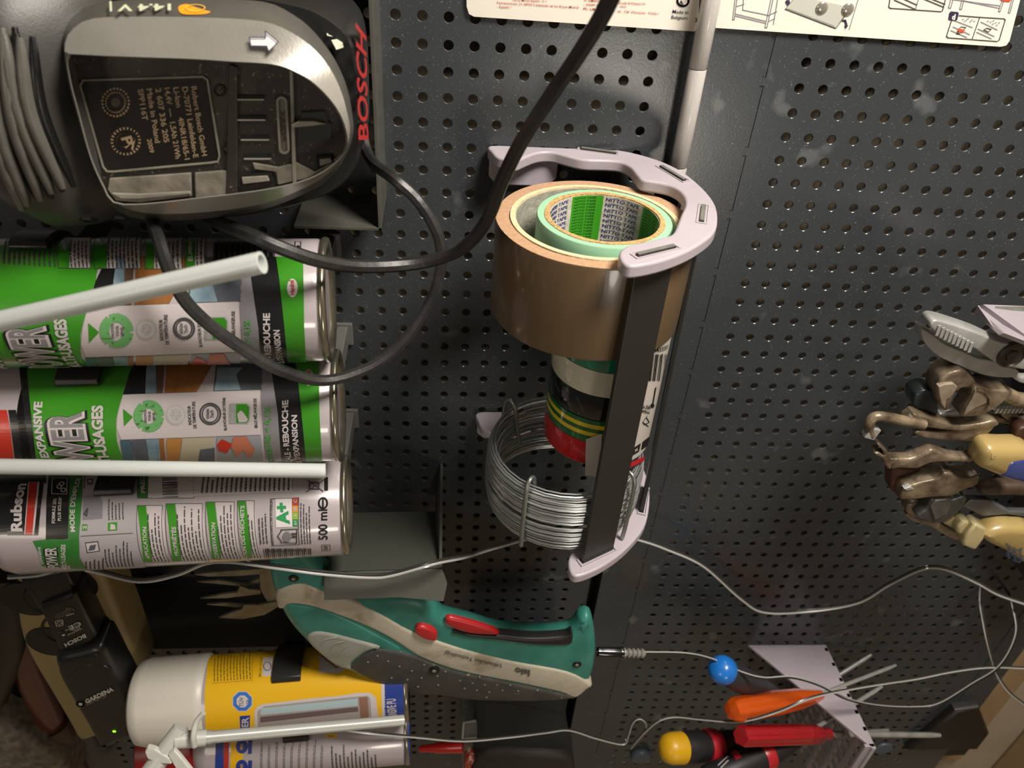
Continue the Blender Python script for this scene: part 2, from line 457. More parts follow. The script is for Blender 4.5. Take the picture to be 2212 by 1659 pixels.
for k, (pa, pb) in enumerate(slots):
    a, b = strip_ends(pa, pb)
    if k == 3: a.z = .0015; b.z = .0075
    a.y = b.y = 0; d = (b - a); L = d.length; d.normalize(); n = Vector((-d.z, 0, d.x))
    if k == 1: c0_ = (a + b) / 2; a = c0_ - d * .0110; b = c0_ + d * .0110
    mid = (a + b) / 2
    if n.dot(mid - ctr) < 0: n = -n
    t = n * .0026
    poly = [a - t * .5, b - t * .5, b + t * .5, a + t * .5]
    low = lambda p, k=k: Vector((p.x - .003 * p.z / .147 + (.004 if k == 1 else 0), VB + .003, p.z * 1.065))
    st_ = MB().hexa([(p.x, VT - .0009, p.z) for p in poly], [low(p) for p in poly]).build('strip', [STRIP], th, smooth=0, bevel=.0004)
    for V0, hh in ((VB - .0012, .0014), (VT - .0005, .0006)):
        A = [a - t - d * .0008, b - t + d * .0008, b + t + d * .0008, a + t - d * .0008]; cen = (a + b) / 2
        B_ = [p + (p - cen).normalized() * .0012 for p in A]
        if V0 > .2: A = [low(p) for p in A]; B_ = [low(p) for p in B_]
        MB().loft([[(p.x, v, p.z) for p in Q] for Q, v in ((A, V0 + hh), (A, V0), (B_, V0), (B_, V0 + hh))], closed=True).build('pocket_rim', LILAC, th, smooth=0)
    e = MB().prism([((p.x), VT - .0013, p.z) for p in [a - t * .42 + d * .0005, b - t * .42 - d * .0005, b + t * .42 - d * .0005, a + t * .42 + d * .0005]], (0, .0004, 0)).build('strip_end', STRIPT, st_, smooth=0)

# ---------------------------------------------------------------- rolls on the holder
def ring_lathe(mb, o, ax, prof, seg=72, wob=0):
    o = Vector(o); ax = Vector(ax).normalized(); e1 = ax.orthogonal().normalized(); e2 = ax.cross(e1); rings = []
    for r, t in prof:
        rings.append([o + ax * t + (e1 * math.cos(a) + e2 * math.sin(a)) * (r + wob * math.sin(a * 7 + r * 900) * .5) for a in [2 * PI * k / seg for k in range(seg)]])
    return mb.loft(rings, closed=True)
BC = (.1118, .0815, .0850)
t = thing('tape_roll', (BC[0] + .055, .11, BC[2]), 'wide roll of brown packing tape at the near end of the tape holder', 'tape roll')
brown = mat('brown_tape', '62503a', .27, noise=(14, .5), col2='574530', coat=.25, bump=(25, .3), stretch=(.25, 3, 3), specks=[(60, 'a08c6c', .45, .69)])
ring_lathe(MB(), BC, (0, 1, 0), [(.0551, 0), (.0553, .001), (.0553, .0545), (.0551, .0555), (.0482, .0553), (.0482, .0002)], wob=.0002).build('tape', brown, t, smooth=50)
ring_lathe(MB(), (BC[0], BC[1] - .0002, BC[2]), (0, 1, 0), [(.0551, 0), (.0551, .0003), (.0478, .0003), (.0478, 0)], wob=.0003).build('tape_edge', mat('tape_edge', 'b28f70', .7, noise=(350, .6), col2='9c7858', bump=(600, .4)), t, smooth=30)
ring_lathe(MB(), (BC[0], BC[1] - .0008, BC[2]), (0, 1, 0), [(.0474, 0), (.0474, .056), (.0445, .056), (.0445, 0)]).build('cardboard_core', mat('core_card', 'd9c29c', .8, noise=(300, .4), col2='b89c74', bump=(500, .5)), t, smooth=30)
ring_lathe(MB(), (BC[0], BC[1] + .0002, BC[2]), (0, 1, 0), [(.0444, 0), (.0444, .055), (.0440, .055), (.0440, 0)]).build('core_lining', mat('core_grey', '9b998c', .85, noise=(150, .5), col2='7c7a6e', bump=(300, .8)), t, smooth=30)
# mint masking tape nested inside
MCt = (.1160, .0785, .0866)
t = thing('masking_tape_roll', (MCt[0] + .037, .09, MCt[2]), 'mint green masking tape roll nested inside the brown packing tape, lettered core', 'tape roll')
ring_lathe(MB(), MCt, (0, 1, 0), [(.0369, 0), (.0372, .0006), (.0372, .0315), (.0369, .032), (.0330, .032), (.0330, 0)]).build('tape', mat('mint_tape', '8fbf9b', .45, noise=(40, .3), col2='a5d2ae'), t, smooth=50)
ring_lathe(MB(), (MCt[0], MCt[1] - .0004, MCt[2]), (0, 1, 0), [(.0331, 0), (.0331, .0325), (.0303, .0325), (.0303, 0)], wob=.0004).build('cardboard_core', mat('core_tan', 'c9a56e', .85, noise=(500, .9), col2='8e6c3c', bump=(700, .8)), t, smooth=30)
ring_lathe(MB(), (MCt[0], MCt[1] + .0004, MCt[2]), (0, 1, 0), [(.0303, 0), (.0303, .0318), (.0300, .0318), (.0300, 0)]).build('core_paper', mat('core_white', 'c6c0b2', .5, bump=(120, 1.2)), t, smooth=30)
sf = Cyl(MCt, (0, 1, 0), .0300, True)
pr_ = Print(sf, .00008)
GR = mat('label_green', '3f9a1f', .45); NB = mat('navy_ink', '1f1f7a', .6); DK = mat('dark_green_ink', '17401c', .6)
# a fills the axis from 0 (near rim) to .0235, b runs round the core
def band(b0, b1, m): pr_._k(m); pr_.mb.add(*flat_mesh(sf, [[(0.0004, b0), (.0314, b0), (.0314, b1), (.0004, b1)]], .00008))
def at_b(x, y): return sf.uv(x, y)[1]
edges = [at_b(1232, 470), at_b(1298, 470), at_b(1386, 470), at_b(1401, 470)]
gb0, gb1 = edges[0], edges[1]; wb0, wb1 = edges[1], edges[2]
sgn = 1 if gb1 > gb0 else -1
gw = abs(gb1 - gb0); ww = abs(wb1 - wb0); b = min(gb0, gb1) if sgn > 0 else max(gb0, gb1)
def core_text(s, bs, be, a, hgt, m, bold):
    vs, fs = glyphs(s, bold); xa = min(v[0] for v in vs); xb = max(v[0] for v in vs)
    bm = bmesh.new(); bv = [bm.verts.new((a - v[1] / .72 * hgt, bs + (be - bs) * (v[0] - xa) / (xb - xa), 0)) for v in vs]
    for f in fs:
        try: bm.faces.new([bv[i] for i in f])
        except ValueError: pass
    pr_._k(m); pr_.mb.add(*wrap_bm(bm, sf, .00018, .003))
start = gb0 - sgn * ww
for rep in range(-2, 4):
    s0 = gb0 + sgn * rep * (gw + ww)
    if abs(s0) > .12: continue
    band(s0, s0 + sgn * gw, GR)
    for i in range(15): core_text('NITTO TAPE', s0 + sgn * gw * .08, s0 + sgn * gw * .78, .0024 + i * .0019, .0011, DK, .012)
    for i in range(9): core_text('NITTO TAPE', s0 + sgn * (gw + ww * .06), s0 + sgn * (gw + ww * .88), .0034 + i * .0033, .0021, NB, .012)
pr_.build('core_lettering', t)
# five electrical tape rolls in one shrink wrap
EC = (.1285, .094); y = .1375
cols = [('green', '0e6a52', 'glossy green'), ('white', 'bdb9a6', 'glossy cream white'), ('black', '101214', 'glossy black'), ('striped', None, 'yellow and green striped'), ('red', 'b01216', 'glossy red')]
where = ['next to the brown packing tape', 'between the green and the black rolls', 'between the white and the striped rolls', 'between the black and the red rolls', 'nearest the wire coil']
for i, (nm, c, lb) in enumerate(cols):
    t = thing('electrical_tape_roll', (EC[0] + .034, y, EC[1]), '%s electrical tape roll, %s' % (lb, where[i]), 'tape roll', 'electrical tape rolls in a shrink wrapped stack')
    hgt = .0171
    if c:
        ring_lathe(MB(), (EC[0], y, EC[1]), (0, 1, 0), [(.0338, 0), (.0340, .0006), (.0340, hgt - .0006), (.0338, hgt), (.0205, hgt), (.0205, 0)], 56).build('tape', mat('etape_' + nm, c, .12, coat=.7, bump=(60, .25)), t, smooth=50)
    else:
        ye = mat('etape_yellow', 'd0b21c', .15, coat=.7); gr = mat('etape_dgreen', '0c5a2a', .15, coat=.7)
        mb = MB(); q = [0, .0032, .0062, .0092, .0122, .0171]
        ks = [1, 0, 1, 0, 1]
        for a, b_, k in zip(q, q[1:], ks):
            mb.k = k; mb.lathe((EC[0], y, EC[1]), (0, 1, 0), [(.034, a), (.034, b_)], 56, (False, False))
        mb.k = 1; mb.lathe((EC[0], y, EC[1]), (0, 1, 0), [(.0205, 0), (.034, 0)], 56, (False, False)); mb.lathe((EC[0], y, EC[1]), (0, 1, 0), [(.034, hgt), (.0205, hgt), (.0205, 0)], 56, (False, False))
        mb.build('tape', [ye, gr], t, smooth=50)
    ring_lathe(MB(), (EC[0], y + .0004, EC[1]), (0, 1, 0), [(.0204, 0), (.0204, hgt - .0008), (.019, hgt - .0008), (.019, 0)], 40).build('core', mat('white_plastic', 'c8c4ba', .5), t)
    y += .0176
# label sheet wrapped round the stack on the side away from the board
lb = thing('tape_label', (EC[0] + .0345, .23, EC[1]), 'white printed label sheet wrapped round the stack of coloured electrical tapes', 'label')
ES = Cyl((EC[0], .1375, EC[1]), (0, 1, 0), .0346)
ub = ES.uv(1372, 900)[1]
sg = 1 if ES.uv(1400, 900)[1] > ES.uv(1300, 900)[1] else -1
WL = mat('label_white', 'b9b2aa', .35, coat=.3)
ring = []
mb = MB(); n = 26
for k in range(n): pass
bs = [ub - sg * .004 + sg * .05 * k / n for k in range(n + 1)]
mb.loft([[ES.xyz(a, b_, o_) for (a, o_) in ((.0, 0), (.087, 0), (.087, .0003), (.0, .0003))] for b_ in bs]).build('sheet', WL, lb, smooth=40)
pp = Print(Cyl((EC[0], .1375, EC[1]), (0, 1, 0), .0350), .0001); BK = mat('black_ink', '141414', .5); REDI = mat('red_ink', 'b01820', .5)
for i in range(14):
    x = 1404 + i * 3.3; pp.line([(x, 765 + (i % 2)), (x - 7, 822)], .0003 + .0004 * ((i * 7) % 3), BK)
pp.text('14433301', (1408, 762), (1442, 752), (1406, 752), BK, .01)
pp.line([(1416, 838), (1410, 872)], .0016, BK); pp.disc(1409, 876, 4, 5, BK)
pp.text('max', (1402, 888), (1384, 884), (1403, 896), BK, .02); pp.text('90\u00b0C', (1404, 876), (1383, 872), (1405, 884), BK, .02)
pp.line([(1396, 902), (1402, 912), (1390, 917)], .0006, BK); pp.line([(1398, 898), (1388, 912), (1400, 921)], .0006, BK)
pp.poly([(1367, 968), (1384, 957), (1380, 975), (1364, 985)], BK, 1); pp.text('x', (1370, 976), (1378, 971), (1369, 968), WL, .03, 3)
pp.poly([(1388, 954), (1408, 938), (1405, 958), (1385, 972)], BK, 1)
pp.poly([(1360, 1000), (1392, 985), (1390, 996), (1358, 1011)], REDI, 1)
pp.poly([(1266, 948), (1300, 936), (1296, 1030), (1264, 1026)], WL, 2)
pp.build('lettering', lb)

# ---------------------------------------------------------------- wire coil
CCo = (.1110, .0940)
ZN = mat('galvanised_wire', 'c6caca', .38, metal=.85)
t = thing('wire_coil', (CCo[0] + .052, .26, CCo[1]), 'coil of galvanised wire tied with bent wires at the far end of the tape holder', 'wire coil')
pts = []; turns = 58
rr = random.Random(3)
V0c, V1c = .236, .284
for i in range(turns * 32 + 1):
    a = 2 * PI * i / 32; k = i / 32
    u = k / turns; lay = int(k) % 3
    r = .0520 - .0016 * (lay == 1) - .0032 * (abs(u - .5) * 2) ** 4 + .0006 * math.sin(a * .37)
    v = V0c + (V1c - V0c) * u + .0012 * math.sin(a * .53 + 1)
    pts.append((CCo[0] + r * math.cos(a), v, CCo[1] + r * math.sin(a)))
MB().tube(pts, .00058, 5).build('wire', ZN, t, smooth=60)
pts = []
for i in range(10 * 30 + 1):
    a = 2 * PI * i / 30; k = i / 30 / 10; r = .0462 + .0016 * math.sin(a * .31)
    pts.append((CCo[0] + r * math.cos(a), V0c + .004 + .040 * k, CCo[1] + r * math.sin(a)))
MB().tube(pts, .0007, 5).build('inner_wire', ZN, t, smooth=60)
def tie(ang, open_=0.0):
    ca, sa = math.cos(ang), math.sin(ang)
    prof = [(.0545, V1c + .001), (.0550, V1c - .012), (.0552, V0c + .010), (.0545, V0c - .003), (.0505, V0c - .0075), (.0455, V0c - .003), (.0430, V0c + .012), (.0425 - open_, V0c + .026)]
    P = spline([(CCo[0] + r * ca, v, CCo[1] + r * sa) for r, v in prof], 6)
    MB().tube(P, .0015, 8).build('tie_wire', mat('tie_zinc', '8f938e', .4, metal=.8), t, smooth=60)
for px, py in ((1150, 1040), (1100, 880), (1375, 1060)):
    best = min(range(360), key=lambda d: (lambda q: (q[0] - px) ** 2 + (q[1] - py) ** 2)((lambda a: (lambda X: ((X[0]), (X[1])))((lambda p: ((CR[0][0]*(p[0]-CC[0])+CR[0][1]*(p[1]-CC[1])+CR[0][2]*(CC[2]-p[2])) / (CR[2][0]*(p[0]-CC[0])+CR[2][1]*(p[1]-CC[1])+CR[2][2]*(CC[2]-p[2])) * FPX + 1106, (CR[1][0]*(p[0]-CC[0])+CR[1][1]*(p[1]-CC[1])+CR[1][2]*(CC[2]-p[2])) / (CR[2][0]*(p[0]-CC[0])+CR[2][1]*(p[1]-CC[1])+CR[2][2]*(CC[2]-p[2])) * FPX + 829.5))((CCo[0] + .051 * math.cos(a), V0c, CCo[1] + .051 * math.sin(a)))))(math.radians(d))))
    tie(math.radians(best), .004)
# yellow paper tag hanging in the coil
tg = thing('hang_tag', (.15, .28, .11), 'yellow and white paper tag on the wire coil beside the front strip', 'tag')
TP = Plane(atV(1340, 1080, .262), (0, 1, 0), atV(1370, 1080, .262) - atV(1340, 1080, .262) + Vector((0, 0, -.01)))
def tagpoly(px, th_=.0004):
    a = [TP.xyz(*TP.uv(*p)) for p in px]; return [tuple(p) for p in a]
mb = MB().prism(tagpoly([(1350, 1030), (1374, 1010), (1372, 1060), (1362, 1115), (1352, 1140), (1330, 1132)]), tuple(TP.n * .0004)); mb.build('paper', mat('tag_white', 'b8b09a', .6), tg, smooth=0)
mb = MB().prism(tagpoly([(1336, 1105), (1366, 1085), (1358, 1138), (1352, 1172), (1338, 1178), (1328, 1158)]), tuple(TP.n * .0006)); mb.build('yellow_end', mat('tag_yellow', 'c9bf1c', .5), tg, smooth=0)
pt = Print(TP, .0008)
for i in range(6): pt.line([(1350 + i * 3.4, 1052 - i * 2), (1346 + i * 3.4, 1080 - i * 2)], .0003, BK)
pt.build('bar_lines', tg)
# ---------------------------------------------------------------- cordless tool in its wall bracket
DARKP = mat('dark_plastic', '33322f', .45, bump=(1200, .12), noise=(8, .4), col2='3d3c38')
BLACKP = mat('black_plastic', '0d0d0e', .35)
br = thing('tool_bracket', (-.008, .03, 0), 'dark grey metal frame on the board around the cordless tool base', 'bracket')
FRM = mat('bracket_grey', '4a4a44', .4, bump=(500, .06), specks=[(1500, 'a8a8a0', .5, .68)])
MB().box((-.0105, -.055, 0), (-.0083, .1105, .046)).build('side_plate', FRM, br, smooth=0, bevel=.0003)
MB().box((-.060, .1085, 0), (-.0083, .1105, .046)).build('lower_plate', FRM, br, smooth=0, bevel=.0003)
MB().box((-.16, -.020, .043), (-.0106, -.0165, .046)).build('upper_rail', FRM, br, smooth=0, bevel=.0003)
t = thing('cordless_tool', (-.06, .02, .05), 'grey and black cordless power tool, battery side out, with contact slots and ribbed vents', 'power tool')
cx_, cy_ = 430, 245
def polar(px, N=96, n=5):
    P = sp2(px, n) if n else px; out = []
    for k in range(N):
        a = 2 * PI * k / N; dx, dy = math.cos(a), math.sin(a) * .6; best = 0
        for i in range(len(P)):
            x1, y1 = P[i][0] - cx_, P[i][1] - cy_; x2, y2 = P[(i + 1) % len(P)][0] - cx_, P[(i + 1) % len(P)][1] - cy_
            den = dx * (y2 - y1) - dy * (x2 - x1)
            if abs(den) < 1e-9: continue
            tt = (x1 * (y2 - y1) - y1 * (x2 - x1)) / den; s_ = (x1 * dy - y1 * dx) / den
            if tt > 0 and -1e-6 <= s_ <= 1 + 1e-6: best = max(best, tt)
        out.append((cx_ + dx * best, cy_ + dy * best))
    return out
outer = [(131,87),(152,42),(197,11),(300,-2),(450,-2),(572,4),(635,33),(670,60),(701,96),(728,137),(749,187),(760,239),(763,291),(744,342),(714,384),(668,414),(570,452),(456,471),(342,477),(266,463),(228,429),(197,372),(167,289),(141,171)]
mid = [(140,95),(160,60),(200,40),(300,36),(450,38),(560,45),(610,60),(660,90),(700,130),(730,180),(748,235),(756,291),(738,338),(708,376),(662,404),(568,440),(456,457),(342,462),(270,450),(234,420),(204,366),(174,280),(146,170)]
inner = [(150,118),(200,120),(304,124),(418,128),(494,133),(592,140),(646,160),(684,186),(722,228),(744,273),(748,318),(722,353),(665,387),(570,410),(418,429),(304,441),(246,437),(224,403),(197,342),(171,247),(152,171)]
def ringat(pl, h_, sc_=1.0):
    return [at(cx_ + (x - cx_) * sc_, cy_ + (y - cy_) * sc_, h_) for x, y in pl]
po, pm, pi_ = polar(outer), polar(mid), polar(inner)
SHELL = mat('tool_shell', '97948c', .36, metal=.35, noise=(60, .5), col2='86837b', bump=(900, .1))
def mapd(px, h_): return [tuple(at(x, y, h_)) for x, y in px]
mb = MB(); mb.loft([ringat(pi_, .1345, .99), ringat(pi_, .1492), ringat(pi_, .150, 1.006), ringat(pm, .1415)], cap=(False, False))
mb.build('battery_shell', SHELL, t, smooth=40)
MB().loft([ringat(pm, .1415), ringat(po, .130), ringat(po, .110)], cap=(False, False)).build('shell_edge', mat('shell_edge_grey', '4b4a45', .4, noise=(60, .5), col2='3d3c38', bump=(900, .1)), t, smooth=40)
FLOOR = mat('recess_floor', '26231e', .42, noise=(25, .8), col2='4c473d', thr=(.5, .75), specks=[(700, '9a958a', .5, .66)])
MB().loft([ringat(pi_, .130, 1.0), ringat(pi_, .1350, 1.0)]).build('recess_floor', FLOOR, t, smooth=0)
# base block behind the shell, with the maker's name on its lower side
base = [(150,60),(180,14),(300,-6),(500,-8),(640,14),(700,38),(748,80),(766,150),(771,240),(772,330),(760,372),(700,420),(560,458),(400,470),(260,455),(200,390),(160,240)]
pb = polar(base)
MB().loft([ringat(pb, .112), ringat(pb, .111, 1.01), [Vector((p.x, p.y, .058)) for p in ringat(pb, .112, 1.015)]]).build('base', mat('base_black', '161616', .4, bump=(900, .1)), t, smooth=40)
PS = Plane(at(770, 200, .100), (0, 1, 0), (0, 0, 1))
ub = max(p.x for p in ringat(pb, .112, 1.015)) + .0006
PS = Plane((ub, 0, .1), (0, 1, 0), (0, 0, 1))
q = Print(PS, .0002); REDP = mat('red_print', 'a8191a', .5)
q.text('BOSCH', (793, 302), (788, 78), (771, 302), REDP, .02); q.build('lettering', t)
# torch sign and level window on the upper shell edge
PT = Plane(at(720, 90, .113), Vector((1, .55, 0)), at(735, 60, .100) - at(720, 90, .113))
PALE = mat('pale_print', 'b9bda2', .5)
q = Print(PT, .0006); o_ = lambda x, y: (400 + x / 4.81, y / 4.81)
q.line([o_(*p) for p in ((1445,285),(1495,270))], .0006, PALE); q.line([o_(*p) for p in ((1450,303),(1500,288))], .0006, PALE); q.line([o_(*p) for p in ((1455,320),(1505,305))], .0006, PALE)
q.poly([o_(*p) for p in ((1515,305),(1560,295),(1600,335),(1590,390),(1545,400),(1525,370))], PALE, 1, 3)
q.line([o_(*p) for p in ((1465,330),(1470,390),(1520,398),(1545,385))], .0007, PALE)
q.poly([o_(*p) for p in ((1508,440),(1615,420),(1635,515),(1560,540))], PALE, 1)
q.build('torch_sign', t)
# left body with ribbed vents
st = []
for px_, V_, h_, rv, rh in ((-120, .006, .105, .050, .042), (-60, .008, .106, .052, .046), (0, .013, .107, .0565, .048), (60, .016, .108, .0585, .0485), (130, .017, .106, .0575, .045), (190, .018, .100, .055, .038), (260, .019, .095, .050, .030)):
    U_ = at(px_, 245, .13).x
    st.append([Vector((U_, V_ + rv * math.copysign(abs(math.cos(a)) ** .75, math.cos(a)), h_ + rh * math.copysign(abs(math.sin(a)) ** .75, math.sin(a)))) for a in [2 * PI * k / 40 for k in range(40)]])
MB().loft(st).build('body', DARKP, t, smooth=60)
RIB = mat('rib_grey', '55534d', .38, bump=(1200, .1))
for i, (pa, pm_, pb_) in enumerate([((-42, 110), (-10, 300), (48, 450)), ((-28, 90), (2, 280), (60, 442)), ((6, 60), (30, 260), (88, 430)), ((10, 75), (45, 250), (112, 415)), ((44, 80), (66, 240), (136, 405))]):
    def surfh(x, y):
        P = Vector(CC); d = ray(x, y); tt = .2
        while tt < .5:
            p = P + d * tt; e = abs((p.y - .0145) / .0575) ** 2.66 + abs(max(p.z - .108, 0) / .0487) ** 2.66
            if e <= 1: return p
            tt += .0006
        return P + d * .33
    L = [surfh(*p) for p in spline([(*pa, 0), (*pm_, 0), (*pb_, 0)], 8) for p in [(p[0], p[1])]]
    N_ = len(L)
    MB().tube([p + Vector((0, 0, .0004)) for p in L], [.0004 + .0024 * math.sin(PI * (k + .6) / (N_ + .2)) ** .4 for k in range(N_)], 10).build('vent_rib', RIB, t, smooth=60)
    MB().tube([p + Vector((.0036, 0, -.0016)) for p in L], [.0002 + .0022 * math.sin(PI * (k + .6) / (N_ + .2)) ** .4 for k in range(N_)], 8).build('vent_gap', BLACKP, t, smooth=60)
for x, y in ((188, 470), (258, 468)):
    MB().lathe(surfh(x, y) + Vector((0, .001, -.001)), (0, .8, .6), [(.0036, 0), (.0036, .0012), (.0028, .0012), (.0026, -.0004)], 6).build('screw_hole', BLACKP, t, smooth=0)
# details of the recess
HF = .1352
RIM = mat('worn_rim', '8d877b', .5, noise=(80, .6), col2='4d4942')
lp = [(178,172),(440,164),(449,170),(477,345),(470,352),(232,374),(222,366),(170,182)]
def hring(px, h0, h1, w, name, m):
    Q = [(at(x, y, h1).x, at(x, y, h1).y) for x, y in px]; I = inset2(Q, w)
    return MB().loft([[(*p, h0) for p in Q], [(*p, h1) for p in Q], [(*p, h1) for p in I], [(*p, h0) for p in I]], closed=True).build(name, m, t, smooth=30)
hring(resample(lp, 60), HF - .001, HF + .0008, .0007, 'label_rim', RIM)
MB().prism(mapd([(x + (4 if x < 300 else -4), y + (3 if y < 260 else -3)) for x, y in lp], HF + .0002), (0, 0, -.0008)).build('label_plate', mat('label_black', '14100d', .35), t, smooth=0)
q = Print(Plane(at(300, 250, HF + .0002), (1, 0, 0), (0, 1, 0)), .00008); BRN = mat('tan_print', '9a8468', .5)
lines = [('Robert Bosch GmbH', 0, 1.0), ('D-70771 Leinfelden-E', 0, 1.02), ('Li-Ion    4INR18/65-1', 0, 1.04), ('14,4V  \u2014  1,5Ah 21Wh', 0, 1.02), ('2 607 336 205', .0, .78), ('Made in Poland', 0, .78), ('SPP116T', 0, .45)]
for i, (s_, o0, ln) in enumerate(lines):
    x0_ = 413 - 19.2 * i; y0_ = 187 + 1.0 * i; L_ = 150 * ln
    q.text(s_, (x0_, y0_), (x0_ + 24 * ln, y0_ + L_), (x0_ + 12, y0_ - 2), BRN, .02)
q.text('2009', (318, 300), (324, 330), (328, 299), BRN, .02)
q.ring(250, 221, 29, 30, .0007, BRN); q.ring(250, 221, 21, 22, .0006, BRN); q.disc(250, 221, 10, 10, mat('tan_print_dim', '4b4034', .6))
q.ring(272, 305, 30, 28, .0010, BRN); q.text('P', (262, 298), (268, 316), (284, 292), BRN, .03); q.ring(266, 303, 12, 12, .0008, BRN); q.line([(272, 318), (290, 300), (286, 322)], .0009, BRN)
q.build('lettering', t)
CON = mat('contact_black', '1b1a17', .3)
for x, y, w in ((510, 206, 60), (513, 250, 60), (520, 293, 61), (527, 334, 58)):
    a = mapd([(x, y), (x + w, y), (x + w, y + 8), (x, y + 8)], HF + .0006)
    cs = MB().prism(a, (0, 0, -.001)).build('contact_slot', mat('slot_black', '020202', .8), t, smooth=0)
    a = mapd([(x, y + 8), (x + w, y + 8), (x + w, y + 11), (x, y + 11)], HF + .0010)
    MB().prism(a, (0, 0, -.001)).build('contact_blade', mat('blade_bright', 'a8a59b', .35, metal=.3), cs, smooth=0)
for px in ([(495, 140), (512, 145), (512, 420), (488, 425)], [(625, 150), (632, 152), (640, 400), (632, 402)]):
    MB().prism(mapd(px, HF + .0016), (0, 0, -.0025)).build('rib', RIM if px[0][0] > 600 else FLOOR, t, smooth=0, bevel=.0003)
ov = [(608 + 12 * math.cos(a) + 6 * (math.sin(a) > 0), 271 + 50 * (1 if math.sin(a) > 0 else -1) + 12 * math.sin(a)) for a in [2 * PI * k / 28 for k in range(28)]]
mp = MB().prism(mapd(ov, HF + .0008), (0, 0, -.001)).build('mark_pad', mat('pad_grey', '5d564a', .5), t, smooth=0)
hring(ov, HF, HF + .0018, .0009, 'mark_rim', RIM)
q = Print(Plane(at(610, 270, HF + .0009), (1, 0, 0), (0, 1, 0)), .0001); q.text('>ABS<', (603, 240), (609, 305), (617, 240), mat('dark_print', '2a2620', .6), .02); q.build('lettering', mp)
MET = mat('bare_steel', 'a9a69c', .3, metal=.7)
lpk = MB().prism(mapd([(650, 243), (702, 240), (708, 262), (716, 268), (714, 300), (655, 298)], HF + .0012), (0, 0, -.002)).build('latch_pocket', mat('pocket_dark', '34342f', .3), t, smooth=0, bevel=.0003)
MB().prism(mapd([(628, 270), (645, 262), (680, 262), (705, 268), (676, 272), (632, 276)], HF + .0035), (0, 0, -.002)).build('latch_tongue', MET, lpk, smooth=0, bevel=.0003)
for px in ([(508, 378), (585, 372), (592, 392), (512, 404)], [(683, 338), (716, 334), (722, 350), (684, 366)]):
    nt_ = MB().prism(mapd(px, HF + .0012), (0, 0, -.002)).build('notch', mat('slot_black', '020202', .8), t, smooth=0)
    c0 = (sum(p[0] for p in px) / 4, sum(p[1] for p in px) / 4)
    MB().prism(mapd([(c0[0] + (x - c0[0]) * .72 + 2, c0[1] + (y - c0[1]) * .55 + 2) for x, y in px], HF + .0022), (0, 0, -.002)).build('notch_tab', RIM, nt_, smooth=0, bevel=.0003)
for x, y in ((475, 195), (492, 321)):
    q = Print(Plane(at(x, y, HF + .0003), (1, 0, 0), (0, 1, 0)), .0001); DIM = mat('mould_mark', '4a453b', .5)
    q.ring(x, y, 12, 12, .0006, DIM); q.line([(x - 5, y), (x + 5, y)], .0007, DIM)
    if y < 200: q.line([(x, y - 5), (x, y + 5)], .0007, DIM)
    q.build('pole_mark', t)
# arrow on the sloping band, voltage and chemistry badge on the strip above
PA = Plane((at(560, 44, .1419) + at(560, 134, .150)) / 2 + Vector((0, -.0004, .0004)), at(660, 48, .1419) - at(500, 42, .1419), at(560, 134, .150) - at(560, 44, .1419))
q = Print(PA, .0006); WP = mat('white_print', 'd8d8d4', .4); NV = mat('navy_outline', '2a2550', .5)
ar = [(675,400),(845,400),(840,335),(975,445),(875,545),(855,490),(690,487)]
q.poly([o_(*p) for p in ar], WP, 0); q.line([o_(*p) for p in ar], .0004, NV, 1, True); q.build('arrow_sign', t)
PB = Plane((at(350, 2, .130) + at(350, 38, .1415)) / 2 + Vector((0, -.0004, .0003)), (1, 0, 0), at(350, 38, .1415) - at(350, 2, .130))
q = Print(PB, .0006); OR = mat('orange_badge', 'f0931a', .45)
q.poly([(386,22),(392,14),(420,11),(455,13),(459,17),(454,30),(430,34),(395,33)], OR, 0, 3); q.ring(424, 23, 20, 7, .0004, mat('badge_yellow', 'f5c040', .5)); 
q.text('14.4 V', (372, 18), (258, 20), (372, 32), PALE, .03); q.line([(241, 10), (242, 30)], .0008, PALE)
q.build('voltage_badge', t)

DUST = mat('dusty_plastic', '837c70', .8, noise=(70, .9), col2='4a463f', bump=(200, .5))
for px in ([(236,386),(330,380),(412,374),(414,424),(300,438),(250,434),(232,410)], [(420,374),(500,368),(504,402),(500,420),(422,428)], [(545,352),(600,362),(640,352),(680,372),(712,352),(745,326),(742,338),(716,358),(662,386),(600,400),(596,372),(550,366)]):
    MB().prism(mapd(px, HF + .0012), (0, 0, -.0015)).build('dusty_ledge', DUST, t, smooth=0, bevel=.0004)
MB().prism(mapd([(240, 418), (300, 420), (410, 414), (412, 420), (300, 430), (262, 430)], HF + .0026), (0, 0, -.0015)).build('dusty_rail', RIM, t, smooth=0, bevel=.0004)
# ---------------------------------------------------------------- foam cans
CANW = mat('can_white', 'a39a9d', .28, coat=.6, noise=(5, .2), col2='a79da2', bump=(18, .25), stretch=(6, 6, 1))
GREEN = mat('can_green', '34801a', .32, coat=.5); GRD = mat('can_green_dark', '2a6b2a', .35, coat=.4)
CBLK = mat('can_black', '141516', .32, coat=.5); CGRY = mat('can_grey', '777477', .35, coat=.5); CRED = mat('can_red', 'a82a1c', .35, coat=.5)
TIN = mat('tinplate', 'a9a491', .22, metal=.9); WHI = mat('can_print_white', 'b5adad', .4)
BRW = mat('wood_print', '8a5a2c', .4, noise=(60, .6), col2='6e4420', stretch=(1, 1, 6)); BLUEG = mat('insulation_print', '7d949b', .4, noise=(90, .8), col2='55697a')
SLATE = mat('slate_print', '45484e', .4, noise=(60, .5), col2='5d6472'); SKINP = mat('skin_print', 'a8654a', .4, noise=(50, .4), col2='8c4e38')
